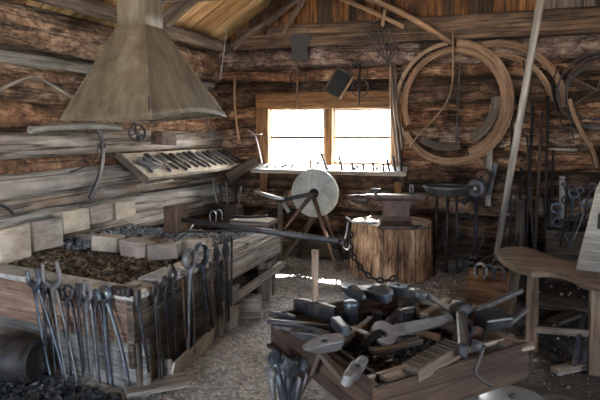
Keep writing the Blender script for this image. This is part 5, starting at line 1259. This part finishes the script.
# open-ended wrench
A = on_z(384, 333, TZ+.075); B = on_z(452, 319, TZ+.075); X = (B-A).normalized(); L = (B-A).length
M = mat_axes(A, X, Z.cross(X), Z) @ R('X', 42); r = .058
pts = []
for a in range(-150, 151, 15):
    pts.append((math.cos(math.radians(a))*r, math.sin(math.radians(a))*r*.92))
jaw = [p for p in pts if not (p[0] > r*.8)]
def wr_outline():
    out = []
    for a in range(25, 156, 13): out.append((math.cos(math.radians(a))*r, math.sin(math.radians(a))*r))
    out += [(-r*.5, r*.40), (-r*.05, r*.40), (r*.22, r*.2), (r*.22, -r*.2), (-r*.05, -r*.40), (-r*.5, -r*.40)]
    for a in range(205, 336, 13): out.append((math.cos(math.radians(a))*r, math.sin(math.radians(a))*r))
    out += [(r*1.25, -.027), (L, -.023), (L, .023), (r*1.25, .027)]
    return out
t = thing('wrench', 'big open-ended steel wrench lying across the middle of the tray', 'wrench', A)
o = MB().prism(wr_outline(), .02, M @ R('Z', 0)).build('body', 'iron_grey', t, bevel=.003)
# round joint and old bench vise
c = on_z(461, 311, TZ+.07); dep = (c-CO).dot(CR @ V((0, 0, -1)))
t = thing('bench_vise', 'dark rusty vise body with round jaw joint and bent lever hanging over the front board', 'vise', c-Z*.12)
vx = (CR @ V((1, 0, 0))); vx.z = 0; vx.normalize(); vy = Z.cross(vx)
MB().lathe([(0, -.045), (.042, -.045), (.05, -.03), (.05, .03), (.042, .045), (0, .045)], mat_axes(c, vx, Z, -vy) @ R('Y', 18), 24).build('joint', 'iron_dark', t)
def vp(px, py, off): # a point above the front board, in a plane facing along the board
    return on_plane(px, py, tN-e1*off, e1)
MB().prism([(p-c).dot(vx) and ((p-c).dot(vx), (p-c).z) for p in [c+vx*x+Z*z for x, z in ((-.02, -.02), (.04, .0), (.10, -.02), (.15, -.05), (.16, -.11), (.10, -.15), (.05, -.14), (.02, -.19), (-.03, -.17), (-.02, -.10))]], .09, mat_axes(c+vy*.01, vx, Z, -vy)).build('body', 'iron_rust', t, bevel=.014)
MB().bar(c-Z*.02, vp(463, 352, -.03), .07, .05, up=-vy, jit=.006, taper=.8).build('arm', 'iron_dark', t, bevel=.012)
MB().bar(c+vx*.03+Z*-.02-vy*.05, c+vx*.02+Z*-.16-vy*.06, .045, .04).build('jaw', 'iron_dark', t, bevel=.008)
MB().tube([vp(478, 341, .05), vp(476, 350, .05)], .022, 12).build('screw', 'iron_dark', t)
MB().tube(spline([vp(484, 345, .05), vp(480, 358, .06), vp(475, 372, .06), vp(482, 380, .07), vp(492, 386, .08)], 14), .0085, 8).build('lever', 'iron_dark', t)
# bundle of tools standing on the floor left of the tray
bb = on_z(283, 446, 0)
t = thing('metal_bucket', 'low dark metal bucket holding a bundle of tools left of the tray', 'bucket', bb)
MB().lathe([(0, 0), (.10, 0), (.125, .14), (.118, .14), (.094, .012), (0, .012)], T(bb), 26).build('body', 'galvanised', t)
tops = ((271, 358, .016, 'iron_blue'), (277, 362, .014, 'iron'), (283, 366, .02, 'iron_blue'), (289, 359, .013, 'iron_dark'), (296, 362, .015, 'iron_blue'), (301, 366, .017, 'iron_grey'), (268, 372, .014, 'iron_grey'), (292, 374, .018, 'iron'))
for k, (px, py, r, mt) in enumerate(tops):
    r *= 1.45; z1 = .50-.02*(k % 3); A = on_z(px+(px-268)*.25+3, py, z1); a = 6.28*k/8; B = bb+V((math.cos(a)*.05, math.sin(a)*.05, .02))
    t = thing('tool', 'bluish iron tool standing in the bucket left of the tray, %s of eight' % pos_w[k], 'tool', B, 'tools standing in the metal bucket')
    MB().tube([B, B.lerp(A, .6), A], [r*.7, r*.8, r], 8, sq=(1, .7)).build('shank', mt, t)
    if k % 2 == 0: MB().lump(A, (r*1.7, r*1.4, r*2), k+.5, jag=.1).build('knob', mt, t)
# round stone wheels on the floor at the lower right
for k, (px, py, r, z, mt, lb) in enumerate(((512, 398, .175, .13, 'galvanised', 'bluish round metal disc on the floor below the right end of the tray'), (458, 402, .15, .12, 'galvanised', 'bluish disc mostly hidden under the tray front'), (562, 404, .13, .09, 'iron_grey', 'small grey disc at the bottom edge right of the big bluish disc'))):
    c = on_z(px, py, z); t = thing('metal_disc', lb, 'disc', V((c.x, c.y, 0)), 'metal discs on the floor')
    MB().lathe([(0, -z), (r*.96, -z), (r, -z+.01), (r, -.012), (r*.95, 0), (r*.3, .004), (0, .006)], T(c), 40).build('body', mt, t)
    MB().lathe([(0, .003), (r*.12, .003), (r*.12, .02), (0, .022)], T(c), 14).build('hub', 'iron_dark', t)

lbar((330, 352), (372, 318), TZ-.07, TZ-.02, .03, .02, 'flat_bar', 'rusty flat bar deep in the tray left of the wrench jaw', 'bar', 'iron_rust')
lbar((372, 352), (420, 340), TZ-.06, TZ-.06, .05, .025, 'wood_scrap', 'flat brown wood scrap lying deep in the tray below the wrench', 'wood', 'weathered_dark')
lbar((395, 326), (440, 338), TZ-.05, TZ-.06, .03, .03, 'iron_bar', 'short rusty bar under the wrench handle', 'bar', 'iron_rust')
lbar((352, 330), (368, 338), TZ-.05, TZ-.05, .05, .04, 'iron_block', 'small rusty block deep in the tray beside the standing round head', 'block', 'iron_rust')
# ---- pieces that belong to a part hang under that part (their origins coincide)
SUBS = {'sledge_hammer': [('iron_cap', 'handle')], 'hammer': [('eye_plug', 'head')], 'bench_vise': [('lever', 'screw')], 'hand_blower': [('intake', 'housing'), ('crank', 'gear_case')],
        'pulley_wheel': [('spoke', 'rim')], 'iron_strap': [('eye', 'strap')], 'ridged_block': [('ridge', 'block')], 'metal_disc': [('hub', 'body')], 'forge_hearth': [('nail', 'side_board')],
        'smoke_hood': [('seam', 'skirt_panel'), ('rim_strip', 'skirt_panel')], 'grindstone': [('hub', 'axle'), ('crank_handle', 'crank_arm')], 'fire_pan': [('pan_rim', 'pan')],
        'tool_rack': [('lip', 'board')], 'tool_board': [('front_lip', 'board')], 'metal_drum': [('hoop', 'body')], 'wooden_tub': [('hoop', 'body')], 'bucket': [('bail', 'body'), ('rim', 'body')], 'tool': [('knob', 'shank')]}
def bn(o): return o.name.split('.')[0]
for root in [o for o in bpy.data.objects if o.parent is None and bn(o) in SUBS]:
    for cn_, pn_ in SUBS[bn(root)]:
        kids = list(root.children); ps = [k for k in kids if bn(k) == pn_]
        cs_ = [k for k in kids if bn(k) == cn_]
        for i, k in enumerate(cs_):
            if ps: k.parent = ps[min(i, len(ps)-1)] if len(ps) == len(cs_) else ps[0]
# ================================================================ light
w = bpy.data.worlds.new('sky'); S.world = w; w.use_nodes = True
nt = w.node_tree; bg = nt.nodes['Background']
tcw = nt.nodes.new('ShaderNodeTexCoord'); sw = nt.nodes.new('ShaderNodeSeparateXYZ'); lnk(nt, tcw.outputs['Generated'], sw.inputs[0])
gw = mathn(nt, 'ADD', mathn(nt, 'MULTIPLY', sw.outputs[1], .5), .5)
cw = ramp(nt, gw, [(.1, (.22, .275, .345)), (.95, (1, .98, .94))]); lnk(nt, cw, bg.inputs[0]); bg.inputs[1].default_value = SKY
sun = bpy.data.lights.new('sun', 'SUN'); sun.energy = SUN; sun.angle = .01; sun.color = (1, .93, .82)
so = bpy.data.objects.new('sun', sun); COL.objects.link(so)
d = (on_z(335, 277, 0)-V((on_y(362, 140, YB).x, YB, 1.45))).normalized()
so.rotation_euler = d.to_track_quat('-Z', 'Y').to_euler()
def portal(loc, rot, sx, sy):
    l = bpy.data.lights.new('portal', 'AREA'); l.shape = 'RECTANGLE'; l.size = sx; l.size_y = sy; l.cycles.is_portal = True
    o = bpy.data.objects.new('portal', l); COL.objects.link(o); o.location = loc; o.rotation_euler = rot
PI = math.pi
portal(((FD0+FD1)/2, YF-.3, 1.15), (PI/2, 0, PI), FD1-FD0, 2.3) if False else None
def portal_dir(c, n, sx, sy):
    q = V(n).to_track_quat('-Z', 'Y').to_euler(); portal(c, q, sx, sy)
portal_dir(((FD0+FD1)/2, YF-.25, 1.15), (0, 1, 0), FD1-FD0, 2.3)
portal_dir((XR+.25, (RW0+RW1)/2, 1.35), (-1, 0, 0), RW1-RW0, 1.1)
portal_dir(((WX0+WX1)/2, YB+.2, (WZ0+WZ1)/2), (0, -1, 0), WX1-WX0, WZ1-WZ0)
vs = S.view_settings; vs.view_transform = 'Standard'; vs.look = 'None'; vs.gamma = 1; vs.use_curve_mapping = False; vs.exposure = EXPO
